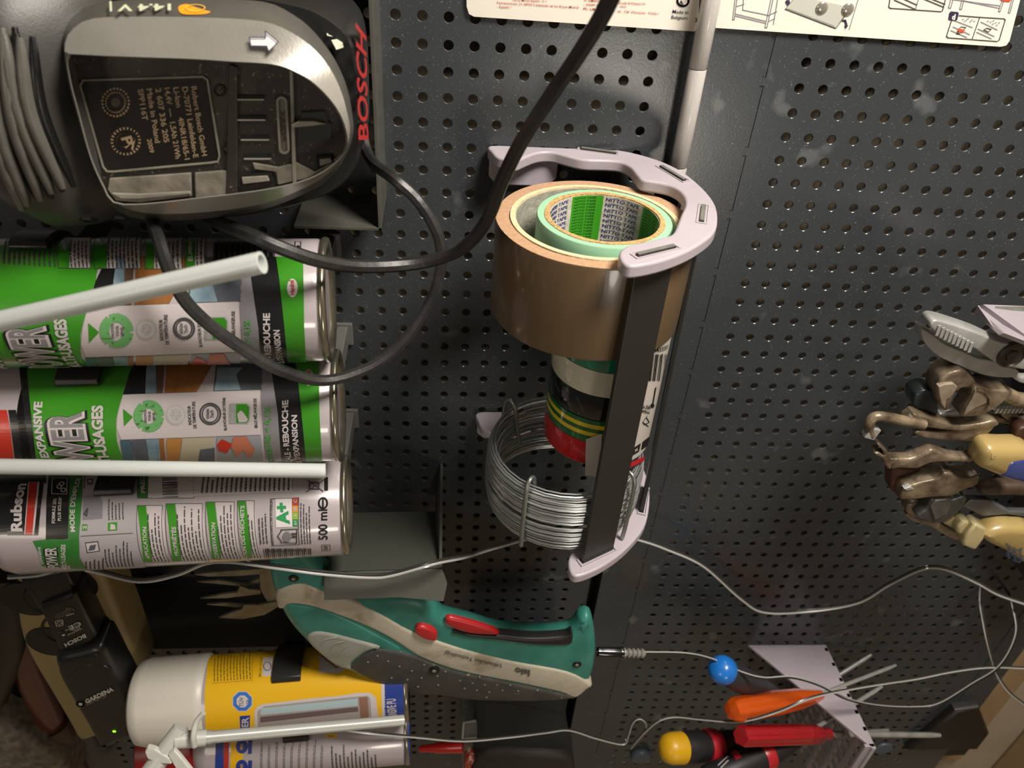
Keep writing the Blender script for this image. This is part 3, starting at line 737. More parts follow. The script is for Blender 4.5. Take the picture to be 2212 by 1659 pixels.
INK = mat('small_ink', '3c393b', .6); GTX = mat('green_ink', '3f8f35', .5); TAN = mat('tan_print2', 'a07038', .4)
def can(label, right, left, r=.0325, cap=None, group=None, neck=True):
    """right / left: points on the axis at the base and the shoulder end"""
    right = Vector(right); left = Vector(left); ax = (left - right).normalized(); L = (left - right).length
    t = thing('spray_can', right, label, 'can', group)
    MB().lathe(right, ax, [(r - .0012, .0035), (r, .006), (r, L - .012), (r - .002, L - .005), (r - .007, L + .001), (r - .012, L + .004)], 120).build('can_body', CANW, t, smooth=50)
    br_ = MB().lathe(right, ax, [(r - .006, .0045), (r - .0045, .0012), (r - .002, .0002), (r + .0004, .0006), (r + .0010, .0022), (r + .0004, .0038), (r - .0012, .0046)], 64).build('base_rim', TIN, t, smooth=60)
    MB().lathe(right, ax, [(.0005, .0100), (r * .5, .0085), (r - .006, .0045), (r - .005, .0062), (.0005, .0118)], 48).build('domed_base', TIN, br_, smooth=60)
    return t, Cyl(right, ax, r), ax, L
h1 = .112
c1r = Vector((at(716, 640, h1).x, .1195, h1)); c1 = can('upper white and green expanding foam can with a translucent straw, under the cordless tool', c1r, c1r + Vector((-.212, 0, .012)), group='green and white foam cans in the rack')
c2r = Vector((at(740, 880, h1).x, .1915, h1)); c2 = can('middle white and green expanding foam can with straw laid along its front', c2r, c2r + Vector((-.212, 0, .012)), group='green and white foam cans in the rack')
h3 = .108
c3r = Vector((at(757, 1090, h3).x, .2790, h3)); c3l = Vector((at(48, 1130, h3).x, .2800, h3 + .0135)); c3 = can('lowest white and green foam can, turned to show its printed instructions and 500 ml', c3r, c3l, group='green and white foam cans in the rack')
# the dark valve end of the third can
ax3 = c3[2]; sh = c3l
MB().lathe(sh, ax3, [(.020, 0), (.026, .002), (.027, .012), (.018, .020), (.010, .034)], 32).build('valve_cap', mat('cap_black', '121212', .3), c3[0], smooth=40)

k_ = 2.633
def F2(x, y): return (x / k_, 780 + y / k_)
def F1(x, y):
    X, Y = F2(x, y); return (X * 1.10 - 102, (Y - 902) * 1.12 + 718)
def front(can_, f):
    q = Print(can_[1], .00013); P = lambda pts: [f(*p) for p in pts]
    q.poly(P([(150,-120),(800,-120),(740,60),(700,190),(662,330),(665,450),(700,550),(720,700),(215,700),(205,545),(178,300),(152,60)]), GREEN, 0)
    q.poly(P([(108,-120),(152,-120),(152,60),(178,300),(205,545),(215,700),(190,700),(182,545),(140,300),(112,60)]), CBLK, 1)
    q.poly(P([(-80,280),(40,278),(62,400),(78,545),(90,700),(-80,700)]), CRED, 1)
    q.poly(P([(48,278),(92,278),(112,400),(128,545),(140,700),(98,700),(84,545),(66,400)]), CBLK, 1)
    # upper picture strip
    for pts, m in (([(800,-60),(875,-60),(835,185),(700,190),(740,60)], CBLK), ([(850,-60),(890,-60),(888,60),(892,182),(828,186),(832,60)], BLUEG), ([(890,-60),(938,-60),(926,182),(886,184)], mat('brown_print', '5c4436', .4)),
                   ([(950,-60),(1230,-60),(1190,50),(1120,176),(938,182)], BRW), ([(1235,-60),(1500,-60),(1490,165),(1215,172)], SLATE), ([(1240,40),(1380,40),(1345,80),(1370,165),(1220,170)], BLUEG)):
        q.poly(P(pts), m, 2 if m is BLUEG else 1)
    # white panel with the symbols
    q.poly(P([(700,192),(1476,165),(1484,418),(690,446),(664,380),(672,300)]), WHI, 1)
    # lower picture strip
    for pts, m in (([(684,448),(745,446),(790,700),(720,700),(700,550)], mat('teal_print', '3e5560', .4)), ([(748,446),(830,443),(870,700),(800,700)], SLATE), ([(832,443),(905,441),(925,700),(872,700)], BLUEG), ([(905,441),(934,440),(950,700),(925,700)], BRW),
                   ([(948,440),(1036,437),(1020,560),(985,700),(955,700)], TAN), ([(1040,437),(1222,431),(1200,560),(1030,700),(1000,700)], mat('beige_print', 'a09884', .4)), ([(1140,500),(1222,490),(1222,700),(1100,700)], SLATE),
                   ([(1232,430),(1484,420),(1510,700),(1240,700)], mat('grey_print', '85868a', .4)), ([(1330,428),(1400,424),(1450,500),(1420,550),(1385,500),(1350,540),(1315,480)], SKINP), ([(1236,470),(1262,440),(1325,470),(1290,520),(1245,505)], CRED)):
        q.poly(P(pts), m, {SKINP: 5, CRED: 4, SLATE: 3}.get(m, 2))
    q.poly(P([(1494,-60),(1540,-60),(1580,300),(1600,575),(1610,700),(1520,700),(1510,560),(1484,200)]), CGRY, 1)
    q.poly(P([(1530,-60),(1680,-60),(1690,60),(1720,300),(1745,570),(1750,700),(1612,700),(1602,575),(1582,300),(1545,60)]), CBLK, 2)
    q.poly(P([(1672,-60),(1812,-60),(1818,300),(1832,570),(1835,700),(1748,700),(1742,570),(1716,300),(1690,60)]), GREEN, 3)
    q.poly(P([(1757+28*math.cos(a),97+46*math.sin(a)) for a in [2*PI*i/20 for i in range(20)]]), WHI, 5)
    q.text('Henkel', f(1770,133), f(1766,60), f(1744,133), CRED, .01, 7)
    q.text('EXPANSIVE', f(283,545), f(243,232), f(237,545), WHI, .045, 4)
    q.text('POWER', f(600,800), f(470,278), f(408,830), CBLK, .10, 4); q.text('POWER', f(595,794), f(468,284), f(410,822), WHI, .06, 5); q.text('POWER', f(592,790), f(466,290), f(413,816), CGRY, .012, 6)
    q.text('MULTI-USAGES', f(670,900), f(586,252), f(612,905), WHI, .045, 4)
    q.poly(P([(702,272),(758,318),(707,370)]), GREEN, 3)
    for a0 in (0.3, 2.4, 4.5):
        q.line(P([(848+62*math.cos(a0+i*.22), 313+66*math.sin(a0+i*.22)) for i in range(8)]), .0042, mat('arrow_green', '5f9a5c', .4), 3)
    for s_, x, a, b in (('APPLICATION', 838, 352, 276), ('TOUS', 862, 340, 286), ('SENS', 886, 338, 292)): q.text(s_, f(x, a), f(x - 3, b), f(x - 14, a), INK, .02, 4)
    q.disc(*f(1001,305), 22, 22, mat('pale_ring', 'a8a6a2', .4), 3); q.ring(*f(1001,305), 15, 15, .0014, WHI, 4)
    for a in range(6): q.line([f(1001,305), f(1001+30*math.cos(a*PI/3), 305+30*math.sin(a*PI/3))], .0005, WHI, 5)
    q.text('INDICATEUR', f(1092,360), f(1086,254), f(1074,360), INK, .02, 3); q.text('DE TEMP\u00c9RATURE', f(1120,380), f(1112,230), f(1102,380), INK, .02, 3)
    q.ring(*f(1197,300), 22, 22, .0009, INK, 3); q.ring(*f(1197,300), 17, 18, .0006, INK, 3)
    q.text('White', f(1196,328), f(1190,272), f(1176,328), INK, .01, 4); q.text('Tech', f(1220,322), f(1214,280), f(1200,322), INK, .01, 4)
    q.text('BLANCHEUR EXTR\u00caME', f(1292,392), f(1284,208), f(1276,392), INK, .02, 3)
    q.poly(P([(1305,243),(1408,240),(1425,262),(1422,340),(1408,356),(1303,355)]), mat('shake_grey', '8f9490', .4), 3); q.poly(P([(1345,246),(1402,245),(1418,262),(1416,332),(1404,350),(1345,350)]), GREEN, 4)
    q.poly(P([(1350,300),(1370,280),(1385,290),(1412,330),(1400,345),(1360,346)]), WHI, 5); q.text('ShakeTec', f(1328,350), f(1324,248), f(1310,350), WHI, .01, 5)
    q.text('BILLE M\u00c9LANGEUSE', f(1466,378), f(1460,212), f(1449,378), INK, .02, 3)
    q.text('ISOCYANATES < 0,1%', f(1568,612), f(1540,258), f(1538,614), GTX, .02, 4)
    q.text('CALE - REBOUCHE', f(1662,565), f(1640,222), f(1630,567), WHI, .035, 5); q.text("COL D'EXPANSION", f(1722,648), f(1690,305), f(1692,650), WHI, .035, 5)
    q.build('label_print', can_[0])
front(c2, F2); front(c1, F1)
# back label columns seen on the turned edge of the first can
q = Print(c1[1], .00015); G1 = lambda x, y: (x / 2.633, 460 + y / 2.633)
def column(q, g, x0, x1, x2, ya, yb, head, rows, lean=0, m=GREEN):
    """green heading x0..x1, text box x1..x2, from ya (start of reading, lower) up to yb"""
    q.poly([g(x0 + lean, ya), g(x1 + lean, ya), g(x1, yb), g(x0, yb)], m, 1)
    q.poly([g(x1 + lean + 3, ya), g(x2 + lean, ya), g(x2, yb), g(x1 + 3, yb)], WHI, 1)
    q.line([g(x0 + lean, ya), g(x2 + lean + 3, ya), g(x2 + 3, yb), g(x0, yb)], .0003, INK, 2, True)
    if head: q.text(head[0], g((x0 + x1) / 2 + (x1 - x0) * .28 + lean * (1 - head[1]), ya + (yb - ya) * head[1]), g((x0 + x1) / 2 + (x1 - x0) * .28 + lean * (1 - head[2]), ya + (yb - ya) * head[2]), g((x0 + x1) / 2 - (x1 - x0) * .18 + lean * (1 - head[1]), ya + (yb - ya) * head[1]), WHI, .03, 3)
    q.fine(g(x1 + 6 + lean, ya - 4), g(x1 + 6, yb + 4), g(x2 - 6 + lean, ya - 4), rows, INK, 2)
column(q, G1, 340, 398, 520, 316, 90, ('APPLICATION', .45, 1.3), 5, -5)
column(q, G1, 545, 610, 805, 318, 92, ('PROPRI\u00c9T\u00c9S', .60, 1.3), 8, -5)
column(q, G1, 832, 880, 1040, 320, 92, None, 6, -5)
column(q, G1, 1062, 1112, 1170, 312, 92, ('\u00c9LIMINATION', .15, .95), 2, -5)
q.fine(G1(10, 290), G1(40, 90), G1(330, 310), 11, INK, 2)
for i in range(34):
    x = 1222 + i * 10.4
    q.line([G1(x, 172), G1(x - 4, 322)], .0004 + .0006 * ((i * 5) % 3) / 2, CBLK, 2)
q.text('2966679 9 4', G1(1232, 160), G1(1530, 172), G1(1232, 180), INK, .02, 2)
q.fine(G1(1200, 150), G1(1215, 95), G1(1500, 150), 12, INK, 2)
q.text('500 ml', G1(1712, 140), G1(1730, -30), G1(1660, 140), CBLK, .02, 2); q.text('3', G1(1700, 290), G1(1700, 240), G1(1650, 290), CBLK, .02, 2)
q.line([G1(1680, 235), G1(1712, 235), G1(1712, 165), G1(1680, 165)], .0004, INK, 2, True); q.text('0', G1(1706, 212), G1(1706, 188), G1(1684, 212), CBLK, .02, 2)
q.text('2601954', G1(1700, 305), G1(1640, 305), G1(1700, 325), INK, .01, 2)
q.build('instruction_print', c1[0])
# third can: instructions side
q = Print(c3[1], .00013); g = F2
q.poly([g(*p) for p in ((-60,660),(120,640),(262,640),(262,700),(250,688),(62,690),(42,985),(-40,990))], CBLK, 0)
q.poly([g(*p) for p in ((42,990),(60,688),(248,688),(218,990))], CBLK, 1)
q.poly([g(*p) for p in ((140,985),(162,690),(226,690),(196,987))], WHI, 2); q.poly([g(*p) for p in ((146,984),(168,692),(214,692),(186,986))], CRED, 3)
q.text('Rubson', g(128,968), g(152,700), g(66,968), WHI, .04, 3)
q.poly([g(*p) for p in ((280,600),(395,600),(395,760),(388,1010),(262,1012),(265,800))], CBLK, 1)
q.text('FORMULE 20%', g(315,922), g(324,782), g(296,922), WHI, .02, 2); q.text('PLUS SOLIDE*', g(348,908), g(354,774), g(330,908), WHI, .02, 2)
q.line([g(300,668), g(385,668), g(382,758), g(296,756)], .0004, WHI, 2, True)
for cx__, cy__ in ((352, 700), (338, 716), (362, 735)): q.ring(*g(cx__, cy__), 5, 4, .0006, WHI, 2, 10)
q.poly([g(*p) for p in ((400,600),(470,600),(466,800),(450,1010),(452,1120),(490,1180),(400,1180),(402,1010),(388,1010),(392,800))], GRD, 1)
q.text("MODE D'EMPLOI", g(430,970), g(462,672), g(402,970), WHI, .03, 3)
q.poly([g(*p) for p in ((474,600),(785,600),(778,800),(786,1000),(830,1180),(500,1180),(456,1110),(455,1000),(470,800))], mat('pale_grey_print', '9b9599', .4), 1)
q.poly([g(*p) for p in ((470,928),(500,928),(498,964),(467,964))], GREEN, 2); q.text('2', g(494,955), g(494,935), g(474,955), WHI, .04, 3)
q.poly([g(*p) for p in ((497,672),(528,672),(527,704),(496,704))], INK, 2); q.text('3', g(522,698), g(522,678), g(503,698), WHI, .04, 3)
q.poly([g(*p) for p in ((476,770),(560,762),(585,800),(584,896),(470,905))], mat('mid_grey_print', '77747a', .4), 2); q.poly([g(*p) for p in ((485,850),(500,790),(545,780),(580,820),(575,880),(520,870))], CGRY, 3)
q.line([g(480,870), g(500,840), g(495,880), g(480,870)], .0008, INK, 4)
q.poly([g(*p) for p in ((615,920),(668,915),(668,962),(615,965))], GREEN, 2); q.poly([g(*p) for p in ((630,925),(655,930),(660,955),(628,958))], WHI, 3)
q.fine(g(612,905), g(612,780), g(712,900), 5, INK, 2)
q.line([g(462,995), g(755,978)], .0004, INK, 2); q.line([g(484,655), g(478,725)], .0004, INK, 2)
q.poly([g(*p) for p in ((485,1030),(560,1022),(570,1080),(495,1090))], INK, 2); q.poly([g(*p) for p in ((490,1035),(556,1028),(564,1076),(500,1084))], WHI, 3); q.poly([g(*p) for p in ((505,1075),(515,1045),(550,1040),(540,1070))], SLATE, 4)
q.fine(g(480,1180), g(480,1100), g(600,1180), 5, INK, 2); q.fine(g(605,1170), g(590,1010), g(770,1165), 8, INK, 2)
column(q, g, 782, 830, 922, 1140, 822, ('APPLICATION', .06, .62), 4, 38)
column(q, g, 946, 996, 1150, 1135, 812, ('PROPRI\u00c9T\u00c9S', .10, .60), 7, 38)
column(q, g, 1172, 1222, 1330, 1125, 802, ('CONSERVATION', .02, .64), 5, 38)
column(q, g, 1352, 1398, 1444, 1118, 795, ('\u00c9LIMINATION DES D\u00c9CHETS', -.1, .92), 2, 38)
column(q, g, 786, 842, 1100, 780, 640, ('PR\u00c9CAUTIONS', .20, 1.5), 1, 0, GRD)
q.poly([g(*p) for p in ((846,640),(1660,640),(1660,745),(842,782))], WHI, 2)
q.fine(g(1135,752), g(1150,645), g(1655,738), 19, INK, 3)
q.poly([g(*p) for p in ((985,655),(1005,655),(994,664))], CRED, 4)
q.fine(g(1475,1040), g(1465,800), g(1530,1035), 3, INK, 2)
q.text('EMISSIONS DANS L\u2019AIR INT\u00c9RIEUR*', g(1560,1046), g(1552,785), g(1546,1046), INK, .01, 2)
q.line([g(1540,785), g(1700,778), g(1704,1042), g(1550,1048)], .0004, INK, 2, True)
q.poly([g(*p) for p in ((1566,784),(1660,780),(1664,942),(1570,945))], mat('label_bright', 'd2cccc', .4), 2)
q.text('A+', g(1646,925), g(1632,805), g(1580,928), mat('class_green', '2f8c50', .4), .05, 4)
for ya, yb, c in ((938, 900, '2f8c50'), (899, 860, '86a832'), (859, 822, 'c98a3a'), (821, 778, 'a93a2c')):
    q.poly([g(1664, ya), g(1696, ya), g(1696, yb), g(1664, yb)], mat('class_' + c, c, .4), 3)
for s_, a, b in (('A+', 932, 906), ('A', 888, 868), ('B', 848, 830), ('C', 806, 788)): q.text(s_, g(1690, a), g(1688, b), g(1672, a), WHI, .03, 5)
q.line([g(1688,1034), g(1600,1030), g(1600,1022), g(1580,994), g(1600,966), g(1600,958), g(1690,954)], .0006, INK, 3, True)
q.disc(*g(1632,998), 9, 11, CGRY, 3); q.poly([g(*p) for p in ((1660,1000),(1690,1002),(1690,992),(1660,990))], INK, 4); q.poly([g(*p) for p in ((1655,984),(1690,984),(1690,976),(1658,976))], INK, 4)
q.fine(g(1712,1040), g(1705,790), g(1775,1036), 4, INK, 2)
q.text('500 ml', g(1864,1012), g(1862,842), g(1812,1014), CBLK, .012, 3); q.ring(*g(1838,808), 9, 11, .0010, CBLK, 3); q.line([g(1838,832), g(1838,786)], .0009, CBLK, 4)
for i in range(24):
    x = 1500 + i * 11.5; q.line([g(x, 1066), g(x + 6, 1120)], .0004 + .0006 * ((i * 7) % 3) / 2, CBLK, 2)
q.text('5804679996', g(1745,1062), g(1515,1070), g(1745,1078), INK, .02, 3)
q.line([g(1830,1045), g(1876,1042), g(1878,1075), g(1832,1078)], .0004, INK, 2, True); q.text('50', g(1865,1072), g(1863,1048), g(1842,1072), CBLK, .02, 3)
q.line([g(1745,745), g(1840,680)], .0006, INK, 3); q.line([g(1750,680), g(1838,742)], .0006, INK, 3); q.line([g(1762,690), g(1815,695), g(1812,730), g(1760,728)], .0008, INK, 3, True); q.line([g(1856,670), g(1856,730)], .0022, CBLK, 3)
q.poly([g(*p) for p in ((188,1022),(300,1010),(410,1014),(402,1160),(240,1165),(225,1095))], GRD, 2)
q.text('EXPANSIVE', g(250,1150), g(232,1055), g(236,1150), WHI, .03, 3)
q.text('POWER', g(340,1172), g(322,1055), g(270,1172), CBLK, .09, 3); q.text('POWER', g(338,1170), g(321,1058), g(273,1170), WHI, .03, 4)
q.text('MULTI-USAGES', g(385,1178), g(374,1042), g(360,1178), WHI, .03, 3)
q.build('instruction_print', c3[0])

# ---------------------------------------------------------------- black spring clips gripping the cans
def clip(cn, tip_px, x0, x1, label, back=2.2, dr=.0038):
    S_ = cn[1]; a0 = S_.uv(x0, tip_px)[0]; a1 = S_.uv(x1, tip_px)[0]; b1 = S_.uv((x0 + x1) / 2, tip_px)[1]
    t = thing('can_clip', S_.xyz((a0 + a1) / 2, b1, .003), label, 'clip', 'black spring clips on the cans')
    sg = 1 if S_.uv((x0 + x1) / 2, tip_px - 30)[1] > b1 else -1
    R1 = S_.r; ring_ = []
    n = 18
    for k in range(n + 1):
        b_ = b1 + sg * back * S_.r * k / n; w = .5 if k == 0 else 1
        ring_.append([S_.xyz(a0, b_, .0004), S_.xyz(a1, b_, .0004), S_.xyz(a1, b_, .0004 + dr * w), S_.xyz(a0, b_, .0004 + dr * w)])
    MB().loft(ring_).build('arm', mat('clip_black', '1c1b19', .38, bump=(600, .06)), t, smooth=35, bevel=.0006)
    base = S_.xyz((a0 + a1) / 2, b1 + sg * back * S_.r, .002)
    MB().box((min(base.x - .009, base.x), base.y - .008, .001), (base.x + .009, base.y + .008, max(base.z, .004))).build('stem', mat('clip_black', '1c1b19'), t, smooth=0, bevel=.0006)
clip(c1, 541, 20, 104, 'black spring clip over the upper green foam can', 1.3)
clip(c2, 836, 121, 215, 'black spring clip over the middle green foam can', 1.3)
clip(c3, 1072, 205, 287, 'black spring clip over the lowest green foam can', 1.2)
# dark brackets showing past the can bases
for i, (pa, lb_) in enumerate((((724, 600), 'upper'), ((752, 798), 'middle'), ((766, 985), 'lowest'))):
    p = at(pa[0], pa[1], .045)
    t = thing('can_support', (p.x, p.y, 0), 'dark grey support peg under the base of the %s green foam can' % lb_, 'support')
    MB().prism([(p.x - .012, p.y - .007, 0), (p.x - .012, p.y + .007, 0), (p.x - .012, p.y + .009, .055), (p.x - .012, p.y - .009, .055)], (.008, 0, 0)).build('peg', mat('support_grey', '5b5b57', .4), t, smooth=0, bevel=.001)
    MB().box((p.x - .013, p.y - .009, .0), (p.x - .001, p.y + .009, .003)).build('foot', mat('support_grey', '5b5b57', .4), t, smooth=0, bevel=.0006)

# ---------------------------------------------------------------- translucent straws
STRAW = mat('milky_plastic', 'dfe5e2', .3, trans=.4, coat=.2)
def straw(a, b, r, label):
    a, b = Vector(a), Vector(b); ax = (b - a).normalized(); L = (b - a).length
    o = ring_lathe(MB(), a, ax, [(r, 0), (r, L), (r * .72, L), (r * .72, 0)], 28).build('straw', STRAW, smooth=50); return tag(o, label, 'straw')
straw(pz(-60, 708, .276), pz(566, 567, .257), .0037, 'translucent white straw slanting up across the upper green foam can')
straw(pz(-40, 1007, .345), pz(703, 1017, .372), .0035, 'translucent white straw lying level along the lower edge of the middle can')
# ---------------------------------------------------------------- yellow can and its white cap
hy = .100
yr = Vector((at(884, 1500, hy).x, .4985, hy)); yl = Vector((at(440, 1512, hy).x, .5020, hy + .009))
yc = can('yellow foam can with a large white cap, below the grass shears', yr, yl, .0325)
YEL = mat('can_yellow', 'd3a412', .35, coat=.4); BLU = mat('can_blue', '20367f', .35, coat=.4); DYEL = mat('yellow_ink', '6e5a14', .5)
yx = yc[2]
MB().lathe(yl - yx * .012, yx, [(.0325, 0), (.0345, .003), (.0345, .007), (.0342, .0475), (.0325, .0545), (.028, .0575)], 56).build('cap', mat('white_cap', 'c4bfb4', .4), yc[0], smooth=50)
g = lambda x, y: (x / 3.325, 1160 + y / 3.325); g4 = lambda x, y: (580 + x / 2.633, 1080 + y / 2.633)
q = Print(yc[1], .00012)
q.poly([(452,1395),(835,1370),(842,1600),(445,1625),(442,1500)], YEL, 0)
q.poly([g4(*p) for p in ((660,1020),(780,1040),(800,1300),(660,1300))], BLU, 1); q.poly([g4(*p) for p in ((640,1020),(660,1020),(668,1300),(648,1300))], WHI, 1)
q.text('COLLE EXPANSIVE PU', g4(742,1420), g4(722,1128), g4(690,1424), WHI, .02, 3)
q.fine(g(1530,1040), g(1540,850), g(1810,1020), 12, DYEL, 1); q.line([g(1522,1052), g(1812,1030), g(1820,850)], .0003, DYEL, 1)
q.poly([g(*p) for p in ((1890,870),(1960,860),(1955,1000),(1885,1000))], WHI, 1); q.ring(*g(1920,930), 8, 9, .0006, INK, 2); q.text('Mode Combi', g(1875,1005), g(1885,865), g(1858,1005), DYEL, .01, 1)
oc = [(1742 + 78 * math.cos(a), 1180 + 78 * math.sin(a)) for a in [PI / 8 + k * PI / 4 for k in range(8)]]
q.poly([g(*p) for p in oc], WHI, 1); q.poly([g(1742 + (x - 1742) * .92, 1180 + (y - 1180) * .92) for x, y in oc], mat('seal_blue', '2a62ad', .4), 2); q.poly([g(1742 + (x - 1742) * .58, 1180 + (y - 1180) * .58) for x, y in oc], WHI, 3)
q.text('T\u00dcV', g(1748,1218), g(1750,1150), g(1718,1218), INK, .01, 4); q.text('SUD', g(1782,1200), g(1784,1166), g(1768,1200), INK, .01, 4)
q.poly([g(*p) for p in ((1722,1285),(1796,1280),(1794,1420),(1728,1420))], BLU, 1); q.text('FISCHER', g(1788,1520), g(1786,1292), g(1740,1520), WHI, .02, 2)
q.poly([g(*p) for p in ((1830,1420),(1828,1250),(1850,1215),(1890,1200),(2220,1160),(2440,1140),(2560,1120),(2660,1118),(2700,1150),(2720,1300),(2500,1420))], WHI, 1)
q.poly([g(*p) for p in ((1855,1420),(1850,1250),(1900,1215),(2500,1152),(2640,1140),(2660,1160),(2670,1330),(2400,1420))], mat('frame_print', '8f8783', .4), 2)
q.poly([g(*p) for p in ((1870,1270),(1880,1228),(2480,1168),(2570,1160),(2570,1210),(1875,1275))], mat('pale_blue_print', '97a9ad', .4), 3)
q.poly([g(*p) for p in ((1870,1290),(2570,1218),(2575,1250),(1870,1330))], mat('frame_dark_print', '5c4c4c', .4), 3); q.poly([g(*p) for p in ((2578,1150),(2640,1148),(2650,1300),(2590,1300))], mat('brick_print', '7c5a48', .4), 3)
q.poly([g4(*p) for p in ((290,880),(440,960),(400,985),(290,985))], WHI, 1); q.line([g4(300,890), g4(385,955), g4(400,948)], .0008, CRED, 2)
q.build('label_print', yc[0])
clip(yc, 1474, 588, 650, 'black spring clip over the yellow foam can', 1.5)
# silver and white can below it, only its upper side in view
sr = Vector((at(886, 1600, .098).x, .572, .098)); sl = Vector((at(455, 1620, .098).x, .577, .106))
s4 = can('silver and white adhesive can with a red cap, lowest can in the rack', sr, sl, .0325)
MB().lathe(sl, s4[2], [(.024, 0), (.0275, .003), (.0275, .012), (.0260, .018), (.0258, .048), (.022, .050)], 48).build('red_cap', mat('cap_red', '8e1718', .35), s4[0], smooth=45)
q = Print(s4[1], .00012); g7 = lambda x, y: (280 + x / 3.814, 1560 + y / 3.814)
q.poly([g7(*p) for p in ((712,100),(772,100),(776,378),(704,378))], BLU, 1); q.poly([g7(*p) for p in ((776,100),(822,100),(815,378),(776,378))], CRED, 1)
q.poly([g7(*p) for p in ((838,100),(950,100),(930,378),(828,378))], YEL, 1)
for yy in (200, 365):
    q.disc(*g7(925, yy), 13, 15, BLU, 2); q.text('PRO', g7(935, yy + 25), g7(935, yy - 22), g7(912, yy + 25), YEL, .02, 3)
    q.poly([g7(978, yy - 50), g7(1010, yy - 52), g7(1006, yy + 60), g7(975, yy + 60)], BLU, 2)
for i in range(9):
    x = 1075 + i * 62; q.fine(g7(x, 375), g7(x + 12, 120), g7(x + 22, 375), 2, INK, 1, 1, .45)
q.poly([g7(*p) for p in ((1622,95),(1706,92),(1704,128),(1620,132))], YEL, 1); q.text('4-in-1', g7(1632, 124), g7(1690, 120), g7(1632, 104), INK, .02, 2)
q.fine(g7(1660,378), g7(1650,150), g7(2050,378), 12, INK, 1)
q.build('label_print', s4[0]); q = Print(s4[1], .00012); q.poly([g4(*p) for p in ((770,1250),(802,1245),(806,1520),(775,1520))], BLU, 1)
q.build('blue_edge_band', s4[0])
clip(s4, 1602, 612, 668, 'black spring clip over the silver and white can', 1.2)
# nozzle tube and trigger adaptor in milky plastic
t = thing('foam_nozzle', pz(420, 1590, .44), 'milky plastic foam nozzle with wing levers and a long tube across the yellow can', 'nozzle')
A = pz(395, 1598, .425); B = pz(872, 1556, .465)
ax = (B - A).normalized(); L = (B - A).length
MILK = mat('milky_nozzle', 'd4d6d0', .3, trans=.6)
ring_lathe(MB(), A, ax, [(.0037, 0), (.0037, .014), (.0033, .015), (.0032, L), (.0022, L), (.0022, 0)], 24).build('tube', MILK, t, smooth=45)
MWH = mat('milky_solid', 'cfcfc8', .35, trans=.35)
MB().tube([pz(392, 1570, .425), pz(372, 1600, .424), pz(350, 1632, .423), pz(318, 1680, .422)], [.0042, .0048, .0052, .0055], 18).build('elbow', MWH, t, smooth=50)
MB().tube([A - ax * .004, A + ax * .012], [.0048, .0044], 18).build('socket', MWH, t, smooth=40)
MB().tube(spline([pz(440, 1540, .42), pz(424, 1560, .42), pz(418, 1590, .418), pz(420, 1612, .42)], 4), .0016, 8).build('clip_hook', MWH, t, smooth=50)
P0 = [pz(x, y, .418) for x, y in ((312, 1626), (318, 1616), (334, 1620), (366, 1640), (372, 1652), (340, 1650), (318, 1640))]
MB().prism(P0, (0, 0, -.003)).build('lever', MWH, t, smooth=0, bevel=.0007)
P0 = [pz(x, y, .418) for x, y in ((362, 1632), (376, 1622), (392, 1640), (440, 1700), (410, 1710), (380, 1662))]
MB().prism(P0, (0, 0, -.003)).build('lever', MWH, t, smooth=0, bevel=.0007)
# ---------------------------------------------------------------- instruction sheets and white rod
PAPER = mat('sheet_white', 'd8d2c6', .45, bump=(30, .4)); RPR = mat('red_small_print', 'c0563c', .6); NVI = mat('navy_print', '2b2440', .5); LG = mat('line_grey', '7b7a84', .6)
def sheet(corners, label, T=None):
    pl = Plane((0, 0, .0022), (1, 0, 0), (0, 1, 0)) if T is None else Plane(T(0, 0, -.0022), T(1, 0) - T(0, 0), T(0, 1) - T(0, 0))
    t = thing('instruction_sheet', pl.xyz(*pl.uv(*corners[1])), label, 'sheet')
    MB().prism([pl.xyz(*pl.uv(x, y)) for x, y in corners], pl.n * -.0006).build('paper', PAPER, t, smooth=0)
    return t, Print(pl, .00012)
s1, q = sheet([(1006,-160),(1008,14),(1013,30),(1024,36),(1500,68),(1508,60),(1516,-150)], 'white printed sheet with small red text and Made in Belgium, left of the rod')
f = lambda x, y: (900 + x / 3.352, y / 3.352)
q.text('Fuerteventura, 21-28703 S.Sebasti\u00e1n de los Reyes-Madrid', f(583,24), f(1172,60), f(584,8), RPR, .005); q.text('- Espa\u00f1a /', f(583,54), f(685,58), f(584,38), RPR, .005)
q.text('Leroy Merlin Espa\u00f1a - C /', f(700,4), f(940,14), f(701,-12), RPR, .005)
q.text('IT-EMBRICO', f(1215,8), f(1360,14), f(1216,-8), RPR, .005); q.text('- 20089 Rozzano', f(1208,38), f(1400,48), f(1209,22), RPR, .005); q.text('PL- LM -ul.', f(1208,68), f(1340,76), f(1209,52), RPR, .02)
q.text('Strada 8 Palazzo N', f(1462,26), f(1652,34), f(1463,10), RPR, .005); q.text('- Italia', f(1460,50), f(1518,54), f(1461,36), RPR, .005); q.text('03 - 734  Warszawa - Polska /', f(1455,88), f(1755,104), f(1456,72), RPR, .005)
q.text('Made in', f(1852,94), f(1965,102), f(1854,68), NVI, .005); q.text('Belgium', f(1844,134), f(1958,142), f(1846,108), NVI, .005); q.text('3', f(2012,158), f(2030,160), f(2014,126), NVI, .005)
q.ring(900 + 1928 / 3.352, 2, 12, 11, .0010, NVI, 2, 24); q.poly([f(1905,15), f(1935,42), f(1915,0)], NVI, 2)
q.build('sheet_print', s1)
s2, q = sheet([(1546,-170),(1542,60),(2162,101),(2174,98),(2181,88),(2240,-140)], 'white sheet with assembly drawings of a workbench, right of the rod', T_right)
f = lambda x, y: (1540 + x / 3.292, y / 3.292)
